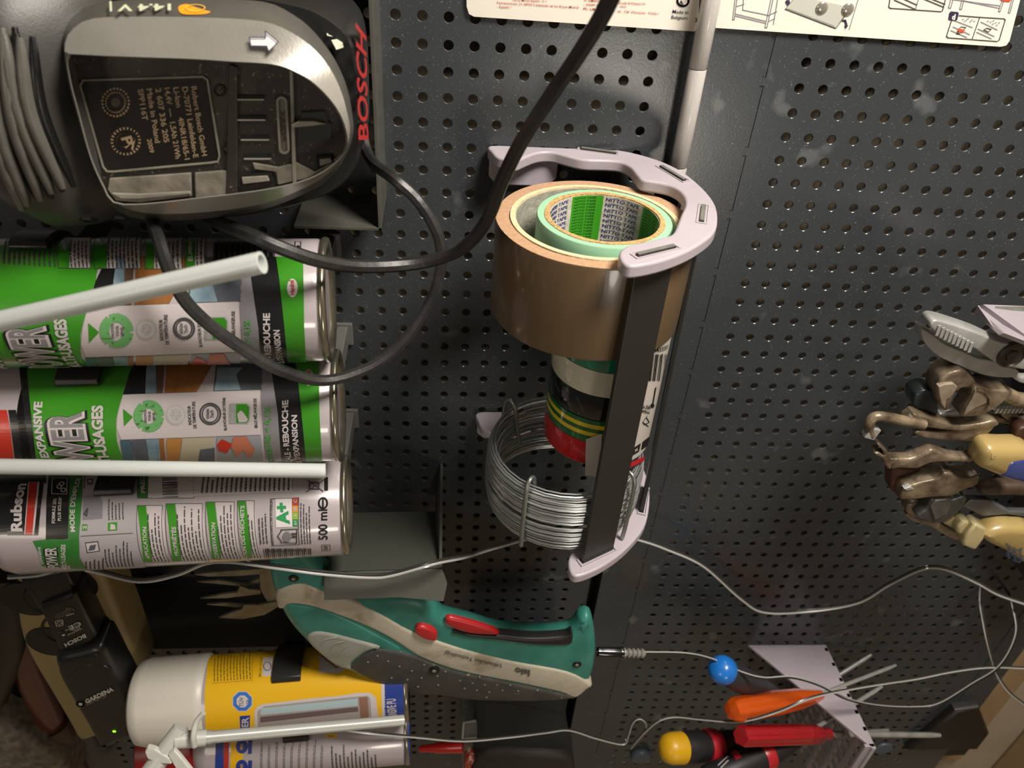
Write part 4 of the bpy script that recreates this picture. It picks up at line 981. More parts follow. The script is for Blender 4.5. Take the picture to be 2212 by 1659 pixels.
L_ = lambda pts, w=.0004, m=LG, c=False: q.line([f(*p) for p in pts], w, m, 1, c)
L_([(165,-60),(140,140),(152,140),(178,-60)]); L_([(222,-60),(212,70)]); L_([(212,70),(395,108)]); L_([(160,98),(375,150)]); L_([(160,112),(372,164)]); L_([(425,-60),(370,195),(384,197),(440,-60)]); L_([(470,-60),(430,172)]); L_([(395,108),(452,84)]); L_([(400,150),(440,130)]); L_([(165,45),(222,30)]); L_([(395,110),(455,80)])
q.poly([f(*p) for p in ((515,64),(590,-30),(980,50),(940,120),(880,203),(700,130))], mat('drawn_panel', 'b0b0a6', .5), 1)
L_([(515,64),(590,-30)]); L_([(515,64),(870,200),(880,190),(985,45)], .0006, INK); L_([(530,60),(860,185)], .0003)
q.poly([f(*p) for p in ((520,0),(545,0),(545,18),(552,18),(530,40),(515,16),(522,16))], NVI, 2); L_([(920,145),(940,148),(948,175)], .0012, NVI); q.poly([f(*p) for p in ((934,178),(962,180),(942,205))], NVI, 2)
for i in range(12): L_([(1032 - i * 5.4, i * 18 - 2), (1029 - i * 5.4, i * 18 + 9)], .0004)
L_([(1262,-30),(1250,50),(1262,58),(1620,82),(1632,76),(1660,-30)], .0005, INK); L_([(1290,0),(1440,66)], .0005, INK); L_([(1330,-20),(1450,35)], .0005, INK); L_([(1470,-20),(1640,50)], .0005, INK); L_([(1500,-30),(1650,30)], .0005, INK); L_([(1462,-10),(1440,70)])
L_([(1695,-20),(1675,55),(1690,58),(1712,-20)]); L_([(1775,-20),(1755,65),(1768,67),(1790,-20)]); L_([(1700,-5),(2040,40)]); L_([(1780,5),(2040,58)]); L_([(2065,-20),(2030,80),(2042,82),(2078,-20)]); L_([(2130,-20),(2100,90),(2112,92),(2142,-20)])
q.poly([f(*p) for p in ((2020,-20),(2130,-20),(2110,12),(2060,8))], mat('orange_red_print', 'c5472a', .5), 2)
q.poly([f(*p) for p in ((1690,80),(1735,84),(1747,92),(1736,140),(1726,146),(1682,142),(1674,134),(1682,88))], NVI, 2); q.text('d', f(1694,136), f(1718,138), f(1700,98), PAPER, .05, 4)
L_([(1750,110),(1870,120),(2070,133),(2078,142),(2035,285),(2020,294),(1672,268),(1660,258),(1696,146)], .0005, INK); L_([(1897,122),(1842,280)], .0004, INK)
for a, b in ((1778,135),(1790,148),(1805,140),(1817,128),(1830,152),(1842,140),(1858,148),(1955,148),(1975,155),(1995,145),(2010,160),(2035,160),(1990,168),(2018,178)): q.disc(*f(a, b), 1.6, 1.3, LG, 2, 8)
L_([(1725,148),(1845,195)]); L_([(1708,190),(1825,245)]); L_([(1690,215),(1805,265)]); L_([(1905,155),(2022,212)]); L_([(1885,205),(2000,258)]); L_([(1875,228),(1980,275)])
q.poly([f(*p) for p in ((1745,200),(1790,215),(1780,232),(1735,222))], mat('orange_red_print', 'c5472a', .5), 2); L_([(1765,190),(1798,195),(1780,212),(1748,205)], .0004, INK, True); L_([(1748,215),(1735,238),(1752,240)], .0008, INK); L_([(1925,212),(1945,200),(1978,208),(1958,228)], .0005, INK, True)
q.build('drawing_print', s2)
CREASE = mat('clear_tape', 'e6e4de', .08, coat=.8)
for x, y in ((1775, 17), (1831, 20)):
    MB().lathe(q.s.xyz(*q.s.uv(x, y)), (0, 0, 1), [(.0036, 0), (.0036, .0006), (.0026, .0012), (.0012, .0015)], 20).build('plastic_pip', mat('chrome_pip', 'b8b4a8', .15, metal=.7), s2, smooth=60)
ROD = mat('rod_silver', 'a9a5a1', .3, coat=.3, specks=[(1800, 'dedad4', .5, .62)])
t = thing('white_rod', at(1468, 372, .008), 'silver white round rod hanging over the joint between the two boards', 'rod')
ra, rb = at(1554, -90, .013), at(1452, 430, .011)
dv = rb - ra
segs = [(0, .41), (.412, .84), (.842, 1.0)]
for a, b in segs:
    MB().tube([ra + dv * a, ra + dv * (a + .003), ra + dv * (b - .003), ra + dv * b], [.0049, .0053, .0053, .0049], 24).build('rod_section', ROD, t, smooth=60)

# ---------------------------------------------------------------- cables
BLKC = mat('rubber_cable', '1b1b1b', .42, noise=(60, .6), col2='363533', bump=(180, .3))
def tagc(o, l): return tag(o, l, 'cable')
tagc(cable('black_cable', [(1345,-60,.195),(1300,35,.185),(1250,118,.175),(1200,192,.168),(1130,300,.162),(1085,390,.155),(1050,478,.142),(1000,535,.128),(930,563,.123),(850,574,.126),(760,575,.136),(680,561,.147),(600,533,.152),(540,507,.148),(470,480,.125),(430,462,.10)], .0033, BLKC, ''), 'thick black cord rising from under the tool past the tape holder to the top edge')
tagc(cable('black_cable', [(785,300,.050),(793,330,.060),(810,356,.08),(850,385,.10),(900,430,.105),(938,488,.108),(953,540,.110),(948,600,.112),(925,660,.118),(870,740,.125),(800,793,.133),(700,822,.143),(600,797,.153),(500,737,.158),(430,682,.160),(390,635,.160),(362,575,.158),(342,515,.150),(330,480,.13),(330,462,.11)], .0031, BLKC, ''), 'thick black cord looping in front of the upper foam can from the grey tool bracket')
CLR = mat('clear_wire', 'b3b3b0', .22, metal=.2, coat=.5); DKW = mat('dark_wire', '2f2f2e', .25, coat=.5)
cable('twin_wire', [(18,1246,.10),(80,1241,.11),(150,1224,.125),(210,1234,.13),(300,1254,.13),(380,1240,.13),(440,1216,.132),(500,1212,.136),(600,1225,.137),(700,1238,.136),(800,1245,.135),(850,1240,.134),(940,1215,.130),(1000,1203,.11),(1060,1185,.085),(1150,1160,.06),(1230,1150,.05),(1310,1148,.045),(1385,1166,.045),(1440,1185,.045),(1520,1222,.045),(1600,1292,.045),(1650,1321,.045),(1740,1320,.045),(1850,1302,.05),(1920,1262,.055),(1990,1229,.06),(2040,1228,.06),(2110,1258,.06),(2160,1285,.06),(2240,1312,.06)], .0010, [CLR, DKW], 'thin twin wire running across the whole board behind the wire coil', True)
cable('twin_wire', [(1388,1410,.10),(1480,1412,.095),(1540,1425,.09),(1600,1452,.095),(1650,1465,.10),(1710,1463,.10),(1770,1480,.10),(1830,1510,.10),(1900,1525,.09),(1980,1528,.08),(2030,1520,.08),(2100,1478,.08),(2160,1438,.08),(2195,1370,.07),(2188,1310,.05),(2180,1285,.02),(2176,1275,-.004)], .0007, [mat('black_wire', '1c1c1b', .3, coat=.5), CLR], 'thin dark wire from the round plug of the shears across the lilac tray', True)
cable('twin_wire', [(700,1570,.13),(800,1583,.13),(900,1592,.125),(1000,1600,.12),(1100,1592,.11),(1180,1582,.10),(1230,1577,.09),(1290,1595,.085),(1345,1607,.08),(1356,1590,.08),(1366,1562,.08),(1382,1552,.08),(1396,1562,.08),(1396,1580,.078),(1380,1600,.074),(1362,1617,.072),(1372,1604,.083),(1396,1578,.087),(1425,1556,.088),(1460,1548,.088),(1520,1554,.10),(1600,1558,.115),(1680,1537,.12),(1750,1508,.115),(1830,1490,.105),(1900,1478,.095),(1980,1466,.085),(2060,1450,.08),(2140,1441,.078),(2240,1444,.075)], .0007, [CLR, DKW], 'thin wire with a small knot passing over the screwdriver handles', True)
cable('thin_wire', [(2120,1256,-.004),(2119,1268,.02),(2118,1300,.05),(2124,1340,.06),(2134,1390,.07),(2148,1440,.072),(2160,1468,.075),(2185,1500,.08),(2240,1540,.08)], .0008, [CLR, DKW], 'thin wire hanging near the slotted edge of the right board', True)

# ---------------------------------------------------------------- grass shears in a folded holder
TEAL = mat('teal_plastic', '2c7569', .42, noise=(60, .5), col2='4b8f84', bump=(900, .12)); CREAM = mat('soiled_cream', 'b9b2a0', .5, noise=(45, .8), col2='83745a', thr=(.52, .72), bump=(400, .2))
GRIP = mat('grip_grey', '353432', .55, noise=(70, .5), col2='4d4a45', specks=[(260, 'b9a888', .7, .70)], bump=(900, .3)); LGR = mat('light_grey_plastic', '8f9188', .45, noise=(90, .4), col2='6f6c5e'); REDB = mat('red_button', 'b02327', .35)
X = lambda px: [(580 + a / 2.633, 1080 + b / 2.633) for a, b in px]
t = thing('grass_shears', at(1000, 1500, .09), 'teal, cream and grey cordless grass shears with red trigger, hung in a folded grey holder', 'shears')
HS = .118
pillow(X([(5,330),(80,270),(200,300),(320,420),(420,540),(480,566),(640,562),(760,560),(860,575),(920,605),(970,660),(1015,690),(1150,722),(1300,768),(1450,788),(1600,790),(1700,775),(1745,735),(1775,695),(1835,690),(1860,780),(1866,900),(1845,1020),(1800,1090),(1735,1138),(1600,1156),(1400,1160),(1200,1155),(1000,1130),(800,1108),(600,1050),(440,988),(330,930),(220,840),(110,720),(45,600),(0,450)]), HS, HS - .020, .009, 5, 4, rb=.007).build('body', TEAL, t, smooth=60)
def inlay(px, dh, th_, r_, m, nm, n=4, st=4): return pillow(X(px), HS + dh, HS + dh - th_, r_, st, n).build(nm, m, t, smooth=60)
inlay([(44,610),(52,520),(180,478),(310,520),(470,577),(640,652),(800,742),(960,802),(1150,862),(1400,922),(1700,978),(1836,1052),(1815,1085),(1742,1132),(1650,1098),(1400,1044),(1150,995),(1000,955),(850,895),(700,800),(560,728),(400,665),(250,615),(130,600),(80,628)], .0012, .010, .0035, CREAM, 'cream_band')
inlay([(102,606),(150,598),(300,624),(450,682),(600,760),(752,846),(705,876),(630,845),(500,806),(350,768),(235,766),(150,690)], .0006, .006, .002, TEAL, 'side_panel')
tk_ = inlay([(215,800),(255,758),(350,765),(500,802),(636,842),(560,868),(472,932),(466,968),(392,952),(290,880)], .0022, .009, .003, LGR, 'thumb_knob')
for k in range(3):
    a = [(300 + k * 50, 820 + k * 30), (330 + k * 50, 790 + k * 25), (400 + k * 30, 780 + k * 22)]
    MB().tube([at(*p, HS + .0018) for p in X([(x, y) for x, y in spline([(*q_, 0) for q_ in a], 5) for x, y in [(x, y)]] if False else [(p[0], p[1]) for p in spline([(*q_, 0) for q_ in a], 5)])], .0009, 6).build('knob_ridge', LGR, tk_, smooth=60)
lg_ = inlay([(472,938),(560,872),(640,852),(740,868),(850,898),(1000,958),(1150,998),(1400,1047),(1650,1102),(1752,1122),(1700,1142),(1500,1152),(1200,1148),(1000,1124),(800,1102),(620,1048),(476,975)], .0018, .009, .0035, GRIP, 'lower_grip')
for x, y in ((620,885),(565,920),(680,915),(745,945),(815,970),(700,1010),(885,935),(960,1000),(870,1010),(965,1050),(1005,975),(1130,995),(1200,1005),(1090,1025),(1160,1040),(1230,1050),(1300,1050),(1115,1070),(1185,1080),(1255,1090),(1330,1080),(1375,1052),(1420,1085),(1530,1082),(1240,1120),(850,1060),(790,1020)):
    p = at(580 + x / 2.633, 1080 + y / 2.633, HS + .0014); MB().ball(p, .0011, 8).build('grip_dot', mat('grip_dot_grey', '6c6a64', .4), lg_, smooth=60)
inlay([(1040,742),(1150,766),(1300,778),(1500,795),(1680,785),(1724,766),(1732,800),(1700,830),(1500,828),(1300,803),(1130,782)], .0014, .008, .0025, mat('upper_grip_black', '191918', .45), 'upper_grip')
inlay([(1005,700),(1022,674),(1100,688),(1200,716),(1285,745),(1303,772),(1150,765),(1040,730)], .0018, .004, .0025, REDB, 'trigger')
inlay([(834,752),(850,726),(900,730),(950,758),(960,785),(952,806),(900,800),(850,776)], .0042, .005, .002, REDB, 'lock_button')
for x, y, r_ in ((943,972,.0036),(1755,938,.0032),(142,448,.003)):
    p = at(580 + x / 2.633, 1080 + y / 2.633, HS + .0030 if r_ > .0033 else HS + .0006)
    sw_ = MB().lathe(p + Vector((0, 0, -.003)), (0, 0, 1), [(r_ * 1.15, 0), (r_ * 1.15, .0031), (r_ * .95, .0033)], 20).build('screw_well', mat('well_black', '090909', .4), t, smooth=40)
    MB().lathe(p + Vector((0, 0, .0003)), (0, 0, 1), [(r_ * .5, 0), (r_ * .4, .0004)], 12).build('screw', MET, sw_, smooth=40)
q = Print(Plane(at(1100, 1440, HS + .0016), (1, 0, 0), (0, 1, 0)), .0001); GI = mat('grey_ink2', '55514a', .6); g = lambda x, y: (580 + x / 2.633, 1080 + y / 2.633)
q.text('Isio', g(1488,968), g(1402,952), g(1485,1003), GI, .04); q.text('Lithium-Ion Technology', g(1326,936), g(1000,858), g(1322,956), GI, .015); q.build('lettering', t)
BLADE = mat('rusty_blade', '86806f', .45, metal=.4, noise=(60, .8), col2='55452f'); HB = .075
gx = lambda px: [(a / 3.325, 1160 + b / 3.325) for a, b in px]
bl_ = pillow(gx([(1860,232),(2000,225),(2060,330),(2030,480),(1960,520),(1900,440),(1868,380)]), HB, HB - .003, .001, 2, 0).build('blade_plate', BLADE, t, smooth=0)
for px, dh in (([(1388,272),(1600,250),(1870,232),(1880,268),(1700,282),(1500,287)], 0), ([(1410,325),(1560,315),(1750,345),(1870,300),(1870,330),(1740,356)], -.006), ([(1430,445),(1590,415),(1700,400),(1722,352),(1790,380),(1875,385),(1870,412),(1620,442)], .001), ([(1480,488),(1600,478),(1760,492),(1960,480),(1950,500),(1740,510)], -.006), ([(1568,582),(1660,545),(1738,522),(1752,490),(1850,490),(1985,468),(1998,505),(1900,562),(1740,592)], .002)):
    MB().prism([tuple(at(x, y, HB + dh)) for x, y in gx(px)], (0, 0, -.0022)).build('blade_tooth', BLADE, bl_, smooth=0, bevel=.0005)
# holder
HOLD = mat('holder_olive', '4b4d46', .45, noise=(6, .3), col2='42443e', bump=(500, .05), specks=[(1500, 'a8a8a0', .4, .7)])
t = thing('shears_holder', at(960, 1300, 0), 'dark olive grey folded sheet holder behind the grass shears, below the foam cans', 'holder')
a_, b_, c_, d_ = at(700, 1112, .020), at(945, 1108, .020), at(955, 1230, .119), at(700, 1238, .119)
MB().prism([a_, b_, c_, d_], (0, -.0, -.002)).build('upper_face', HOLD, t, smooth=0, bevel=.0004)

MB().prism([at(700, 1238, .119), at(955, 1230, .119), at(966, 1262, .124), at(958, 1300, .129), at(862, 1291, .129), at(700, 1297, .129)], (0, 0, -.002)).build('folded_lip', HOLD, t, smooth=0, bevel=.0004)
MB().prism([b_, c_, Vector((c_.x, c_.y + .01, .0)), Vector((b_.x, b_.y, .0))], (-.002, 0, 0)).build('side_web', HOLD, t, smooth=0)
# round plug
t = thing('round_plug', at(1340, 1410, .10), 'small black round plug with a clear ribbed sleeve at the butt of the shears', 'plug')
pa, pb2, pc = at(1283, 1408, .101), at(1345, 1410, .100), at(1392, 1412, .099)
ax = (pb2 - pa).normalized(); L = (pb2 - pa).length; L2 = (pc - pb2).length
MB().lathe(pa, ax, [(.0016, 0), (.0016, .003), (.0040, .0032), (.0044, .006), (.0046, L - .003), (.0052, L - .002), (.0050, L)], 24).build('plug_body', mat('plug_black', '151515', .2, coat=.5), t, smooth=45)
pr2 = [(.0040, 0)]
for k in range(5): pr2 += [(.0041, L2 * (k + .1) / 5), (.0041, L2 * (k + .55) / 5), (.0029, L2 * (k + .65) / 5), (.0029, L2 * (k + .95) / 5)]
MB().lathe(pb2, ax, pr2, 20).build('ribbed_sleeve', mat('sleeve_grey', '77756f', .25, coat=.5), t, smooth=30)

# ---------------------------------------------------------------- power strip, adaptors and pipes at the left
gx1 = lambda x, y: (x / 3.325, 1160 + y / 3.325)
HP = .092
t = thing('power_strip', at(130, 1500, HP), 'beige multi-socket power strip under the black adaptors', 'power strip')
BEI = mat('beige_plastic', '8a7850', .5, noise=(9, .4), col2='77663f')
pillow([gx1(*p) for p in ((150,120),(480,20),(700,200),(800,440),(960,860),(1010,1060),(900,1220),(760,1400),(640,1462),(560,1462),(480,1330),(330,1080),(200,860),(130,660),(110,400))], HP, HP - .035, .006, 4, 3).build('strip_body', BEI, t, smooth=60)
for x, y in ((330,180),(380,420),(500,640),(640,960)):
    MB().lathe(at(*gx1(x, y), HP - .003), (0, 0, 1), [(.0190, 0), (.0190, .0040), (.0172, .0040), (.0172, .001)], 32).build('socket_rim', mat('socket_black', '0b0b0b', .4), t, smooth=30)
ADB = mat('adaptor_black', '131313', .35, bump=(900, .12))
for x, y, r_ in ((510,330,.019),(210,435,.019),(650,600,.0155),(372,740,.018),(770,860,.0125)):
    MB().lathe(at(*gx1(x, y), HP - .001), (0, 0, 1), [(r_, 0), (r_, .002)], 32).build('socket_face', mat('socket_black', '0b0b0b', .4), t, smooth=30)
t = thing('plug_adaptor', at(120, 1260, .09), 'plain black plug adaptor at the top of the power strip, beside the lowest foam can', 'adaptor')
pillow([gx1(*p) for p in ((140,320),(470,240),(560,430),(500,460),(290,520),(250,500))], .108, .092, .004, 4, 0).build('case', ADB, t, smooth=50)
t = thing('plug_adaptor', at(150, 1340, .11), 'small black plug adaptor with white approval symbols and lettering', 'adaptor')
pillow([gx1(*p) for p in ((285,505),(500,412),(540,420),(690,720),(668,760),(560,815),(450,855),(425,835),(280,530))], .112, .092, .004, 4, 0).build('case', ADB, t, smooth=50)
q = Print(Plane(at(*gx1(480, 640), .112), (1, 0, 0), (0, 1, 0)), .0002); WPR = mat('adaptor_print', 'a8a49a', .5)
q.text('BOSCH', gx1(612,690), gx1(462,762), gx1(624,715), WPR, .04)
q.fine(gx1(600,668), gx1(450,735), gx1(560,610), 2, mat('adaptor_dim', '6b675e', .5)); q.fine(gx1(520,500), gx1(380,560), gx1(535,535), 3, mat('adaptor_dim', '6b675e', .5))
q.ring(*gx1(455,695), 8, 6, .0010, WPR); q.poly([gx1(*p) for p in ((440,700),(470,690),(462,708))], WPR, 2)
q.text('CE', gx1(575,600), gx1(490,640), gx1(590,630), WPR, .02)
q.line([gx1(*p) for p in ((400,600),(450,590),(455,630),(408,640))], .0006, WPR, 1, True); q.line([gx1(*p) for p in ((415,607),(440,602),(443,622),(420,627))], .0005, WPR, 1, True)
q.line([gx1(480,562), gx1(530,545)], .0008, WPR); q.ring(*gx1(504,522), 8, 5, .0006, WPR); q.line([gx1(*p) for p in ((515,650),(560,632),(575,650),(530,668))], .0005, WPR, 1, True)
q.build('lettering', t)
t = thing('battery_charger', at(220, 1500, .11), 'long black plug-in charger with silver lettering and a lit green lamp', 'charger')
pillow([gx1(*p) for p in ((385,900),(420,870),(560,840),(700,806),(752,850),(830,1000),(900,1120),(925,1200),(930,1440),(870,1480),(745,1545),(712,1530),(600,1340),(430,1050),(400,960))], .118, .092, .007, 5, 2).build('case', ADB, t, smooth=60)
MB().tube([at(*gx1(*p), .1172) for p in [(q_[0], q_[1]) for q_ in spline([(500,1010,0),(560,950,0),(640,918,0),(760,930,0),(800,960,0)], 5)]], .0012, 8).build('case_ridge', ADB, t, smooth=60)
q = Print(Plane(at(*gx1(690, 1140), .1180), (1, 0, 0), (0, 1, 0)), .0002)
q.text('GARDENA', gx1(622,1192), gx1(820,1098), gx1(610,1165), WPR, .04); q.ring(*gx1(580,1196), 8, 6, .0016, WPR); q.disc(*gx1(580,1196), 4, 3, WPR, 2)
q.text('Li-BATTERY 3,6V', gx1(628,1206), gx1(770,1140), gx1(622,1194), mat('adaptor_dim', '6b675e', .5), .01)
q.build('lettering', t)
LED = mat('led_green', '7bff10', .3, emit=3.0); MB().lathe(at(*gx1(822, 1392), .1175), (0, 0, 1), [(.0014, 0), (.0014, .0006), (.0008, .001)], 16).build('lamp', LED, t, smooth=40)
PIPE = mat('brown_pipe', '54291b', .25, coat=.4); BRASS = mat('brass', '7a6238', .35, metal=.8, noise=(60, .6), col2='4d3c22')
t = thing('brown_pipe', at(150, 1600, .03), 'red brown glossy pipe slanting behind the power strip', 'pipe')
MB().tube([at(*gx1(x, y), .03) for x, y in ((60,600),(200,960),(330,1250),(400,1380))], .0125, 28).build('pipe', PIPE, t, smooth=60)
MB().tube([at(*gx1(x, y), .03) for x, y in ((420,1400),(500,1560),(580,1720),(640,1850))], .0105, 28).build('pipe', PIPE, t, smooth=60)
MB().tube([at(*gx1(x, y), .03) for x, y in ((372,1330),(395,1372),(420,1420))], [.0165, .0185, .0165], 28).build('coupling', mat('coupling_brown', '4a3a2c', .4, metal=.4), t, smooth=40)
t = thing('dark_pipe', at(10, 1500, .04), 'dark tube at the extreme left edge beside the power strip', 'pipe')
MB().tube([at(*gx1(x, y), .045) for x, y in ((60,230),(70,500),(50,800),(-60,1150))], .014, 24).build('pipe', mat('pipe_dark', '1c1815', .4), t, smooth=60)
t = thing('brass_fitting', at(20, 1580, .05), 'dull brass valve fitting in the bottom left corner', 'fitting')
MB().lathe(at(*gx1(20, 1370), .04), (1, .2, .1), [(.006, 0), (.009, .001), (.009, .010), (.0065, .011), (.0065, .018), (.0085, .019), (.0085, .028), (.005, .029)], 8).build('nut', BRASS, t, smooth=0)
MB().lathe(at(*gx1(40, 1450), .04), (-.3, 1, 0), [(.007, 0), (.007, .006), (.005, .007), (.005, .020)], 24).build('stem', BRASS, t, smooth=40)
t = thing('grey_sack', at(30, 1650, .03), 'mottled grey brown sack corner at the bottom left', 'sack')
pillow([(-60,1580),(0,1590),(60,1610),(120,1640),(150,1680),(140,1740),(-60,1740)], .06, .02, .012, 4, 3).build('cloth', mat('sack_grey', '4d463c', .95, noise=(120, .9), col2='7a7060', bump=(160, 1)), t, smooth=60)

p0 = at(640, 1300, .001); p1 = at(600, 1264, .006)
o = MB().box((-.42, p1.y, .0008), (p0.x, .585, .006)).build('black_patch', mat('matt_black', '070707', .85), smooth=0, bevel=.0008); tag(o, 'matt black patch laid over the board between the lowest foam can and the yellow can', 'sheet')  # black slab added over the board to darken this area
# ---------------------------------------------------------------- pliers and other tools standing in a rail
RUST = mat('worn_brown_steel', '8f7f6b', .38, metal=.35, noise=(90, 1.0), col2='3f3126', bump=(220, .6)); STEEL = mat('bright_steel', 'b4b5b3', .3, metal=.35, noise=(50, .5), col2='7b7a74', bump=(200, .2))
DST = mat('dark_steel', '4a4d4c', .33, metal=.4, noise=(50, .8), col2='5c5a54', bump=(200, .4)); OLDB = mat('old_brass_steel', '90816a', .38, metal=.35, noise=(90, 1.0), col2='43352a', bump=(200, .5))
gp = lambda px: [(1800 + a / 2.859, 640 + b / 2.859) for a, b in px]
def jaw(t, px, h_, th_, m, nm, r_=.0013, n=4): return pillow(gp(px), h_, h_ - th_, r_, 4, n, rb=r_ * .7).build(nm, m, t, smooth=50)
def T_(nm, px, h_, label, cat): return thing(nm, at(*gp([px])[0], h_), label, cat)
t = T_('locking_pliers', (1000, 350), .10, 'bright silver locking pliers with serrated curved jaws, topmost of the tools', 'pliers')
uj_ = jaw(t, [(600,195),(622,152),(700,162),(900,228),(1040,288),(1240,330),(1240,455),(1040,425),(940,370),(880,330),(850,318),(760,290),(690,262)], .105, .012, STEEL, 'upper_jaw')
jaw(t, [(549,205),(620,238),(700,300),(810,345),(900,385),(1000,402),(1090,440),(1150,470),(1100,505),(950,495),(800,442),(650,372),(565,285)], .099, .010, STEEL, 'lower_jaw')
for k in range(9):
    x = 640 + k * 25; y = 205 + k * 13
    MB().obox(at(*gp([(x + 6, y + 6)])[0], .1052), (.0010, 0, 0), (.0004, .0035, 0), (0, 0, .0006)).build('jaw_tooth', STEEL, uj_, smooth=0)
MB().lathe(at(*gp([(1085, 350)])[0], .103), (0, 0, 1), [(.0088, 0), (.0088, .0034), (.0076, .0042), (.0070, .0030), (.0040, .0028), (.0034, .0040), (.0010, .0040)], 28).build('pivot', mat('pivot_dark', '4d4b46', .35, metal=.7), t, smooth=30)
jaw(t, [(1080,470),(1160,500),(1260,505),(1260,545),(1150,535)], .097, .006, STEEL, 'handle')
t = T_('end_cutters', (900, 620), .10, 'large brown worn end cutters with open crescent jaws below the silver pliers', 'pliers')
jaw(t, [(638,580),(680,500),(780,460),(850,490),(890,545),(860,575),(800,570),(755,605),(735,655),(700,712),(660,672)], .104, .016, RUST, 'left_jaw', .0018)
jaw(t, [(878,560),(980,580),(1088,590),(1050,660),(960,718),(880,742),(796,746),(815,700),(850,640)], .108, .014, RUST, 'right_jaw', .0016)
jaw(t, [(860,500),(930,495),(1085,560),(1080,592),(980,582),(870,560)], .094, .010, DST, 'joint', .002)
MB().tube([at(*gp([p])[0], .100) for p in ((1060,600),(1120,630),(1240,650))], .0048, 14).build('handle', OLDB, t, smooth=60)
MB().tube([at(*gp([p])[0], .1088) for p in ((890,575),(935,595),(965,630),(965,668))], .0011, 8).build('jaw_groove', OLDB, t, smooth=60)
FAC = mat('ground_facet', 'a39583', .32, metal=.3, noise=(120, .6), col2='7a6a58')
for px in ([(650,560),(690,545),(745,540),(770,560),(740,610),(700,640),(692,700),(668,665),(655,610)], [(880,580),(925,585),(955,625),(950,660),(880,690),(805,738),(822,695),(855,640)]):
    MB().prism([tuple(at(*p, .1064 if px[0][0] < 800 else .1090)) for p in gp(px)], (0, 0, -.004)).build('ground_face', FAC, t, smooth=0, bevel=.0006)
t = T_('round_jaw_pliers', (600, 680), .10, 'blue black round nosed gripping pliers with a bright tooth left of the brown end cutters', 'pliers')
jaw(t, [(498,650),(515,605),(570,580),(625,590),(645,640),(650,700),(632,756),(580,742),(520,705)], .097, .014, mat('blue_black_steel', '2a3136', .3, metal=.5, noise=(50, .7), col2='4a5054', bump=(150, .4)), 'jaw', .0016)
jaw(t, [(645,790),(652,735),(690,722),(790,708),(822,740),(800,785),(740,802),(690,800)], .095, .010, STEEL, 'bright_tooth', .002)
jaw(t, [(820,745),(960,735),(1090,770),(1240,790),(1240,815),(1100,800),(960,778),(840,765)], .092, .007, OLDB, 'handle', .0016)
t = T_('adjustable_wrench', (1100, 740), .09, 'small adjustable jaw with notched edge at the right border under the end cutters', 'wrench')
rk_ = jaw(t, [(985,690),(1080,680),(1240,690),(1240,725),(1100,712),(1000,712)], .098, .006, STEEL, 'rack', .0012)
for k in range(8): MB().obox(at(*gp([(1010 + k * 24, 704)])[0], .0985), (.0008, 0, 0), (0, .002, 0), (0, 0, .0008)).build('rack_tooth', STEEL, rk_, smooth=0)
jaw(t, [(1040,740),(1070,712),(1100,735),(1150,742),(1160,770),(1240,760),(1240,800),(1110,780)], .0925, .006, OLDB, 'notched_jaw', .0012)
t = T_('bent_hook', (300, 740), .10, 'bent brass coloured rod hook, tool tip reaching furthest left, upper of the two hooks', 'hook')
MB().tube([at(*gp([p])[0], .112) for p in [(q_[0], q_[1]) for q_ in spline([(237,855,0),(222,805,0),(235,762,0),(275,742,0),(350,750,0),(440,768,0),(560,792,0)], 5)]], .0034, 12).build('rod', OLDB, t, smooth=60)
MB().obox(at(*gp([(233, 835)])[0], .112), (.0036, .001, 0), (-.001, .0042, 0), (0, 0, .003)).build('tip', STEEL, t, smooth=0, bevel=.0006)
t = T_('combination_pliers', (560, 770), .10, 'pointed brown pliers closed beside the bent brass hook', 'pliers')
jaw(t, [(448,782),(490,742),(520,732),(640,765),(760,800),(900,790),(1000,770),(1020,800),(900,830),(760,835),(620,820),(500,802)], .104, .010, OLDB, 'upper_nose', .0016)
MB().prism([tuple(at(*p, .1045)) for p in gp([(450,782),(490,744),(500,770),(490,800)])], (0, 0, -.004)).build('bright_face', STEEL, t, smooth=0, bevel=.0006)
t = T_('long_nose_pliers', (700, 850), .10, 'brown long nose pliers with a pale pointed tip, below the bent hook', 'pliers')
jaw(t, [(504,850),(540,833),(640,838),(740,832),(860,808),(960,780),(1010,790),(960,850),(880,900),(760,895),(640,888),(560,876)], .102, .010, RUST, 'nose', .0016)
MB().tube([at(*gp([p])[0], .100) for p in ((860,888),(960,885),(1060,897),(1125,905))], .0022, 10).build('handle_rod', STEEL, t, smooth=60)
jaw(t, [(1122,920),(1140,830),(1240,820),(1240,980),(1125,960)], .104, .010, mat('brown_grip', '3c2217', .5), 'grip', .002)
t = T_('open_end_hook', (340, 980), .10, 'worn brown open jaw wrench curling upward, lower of the two hooks', 'wrench')
jaw(t, [(258,975),(285,968),(315,985),(300,945),(278,925),(295,920),(335,955),(358,1000),(362,1040),(350,1072),(325,1050),(310,1012),(280,992)], .108, .008, RUST, 'hook_jaw', .0016, 3)
jaw(t, [(345,1012),(480,1006),(560,975),(620,950),(720,985),(820,1000),(930,985),(940,1010),(820,1030),(700,1028),(600,1035),(520,1068),(420,1066),(350,1070)], .106, .009, RUST, 'shank', .0022)
t = T_('rasp', (500, 1120), .09, 'rust red rough steel block tool under the open jaw wrench', 'rasp')
jaw(t, [(358,1190),(365,1080),(420,1068),(520,1078),(660,1092),(650,1112),(520,1135),(450,1180),(420,1250),(375,1215)], .094, .012, mat('rust_red', '5a3526', .7, noise=(90, .9), col2='2e1c14', bump=(300, 1)), 'block', .002, 3)
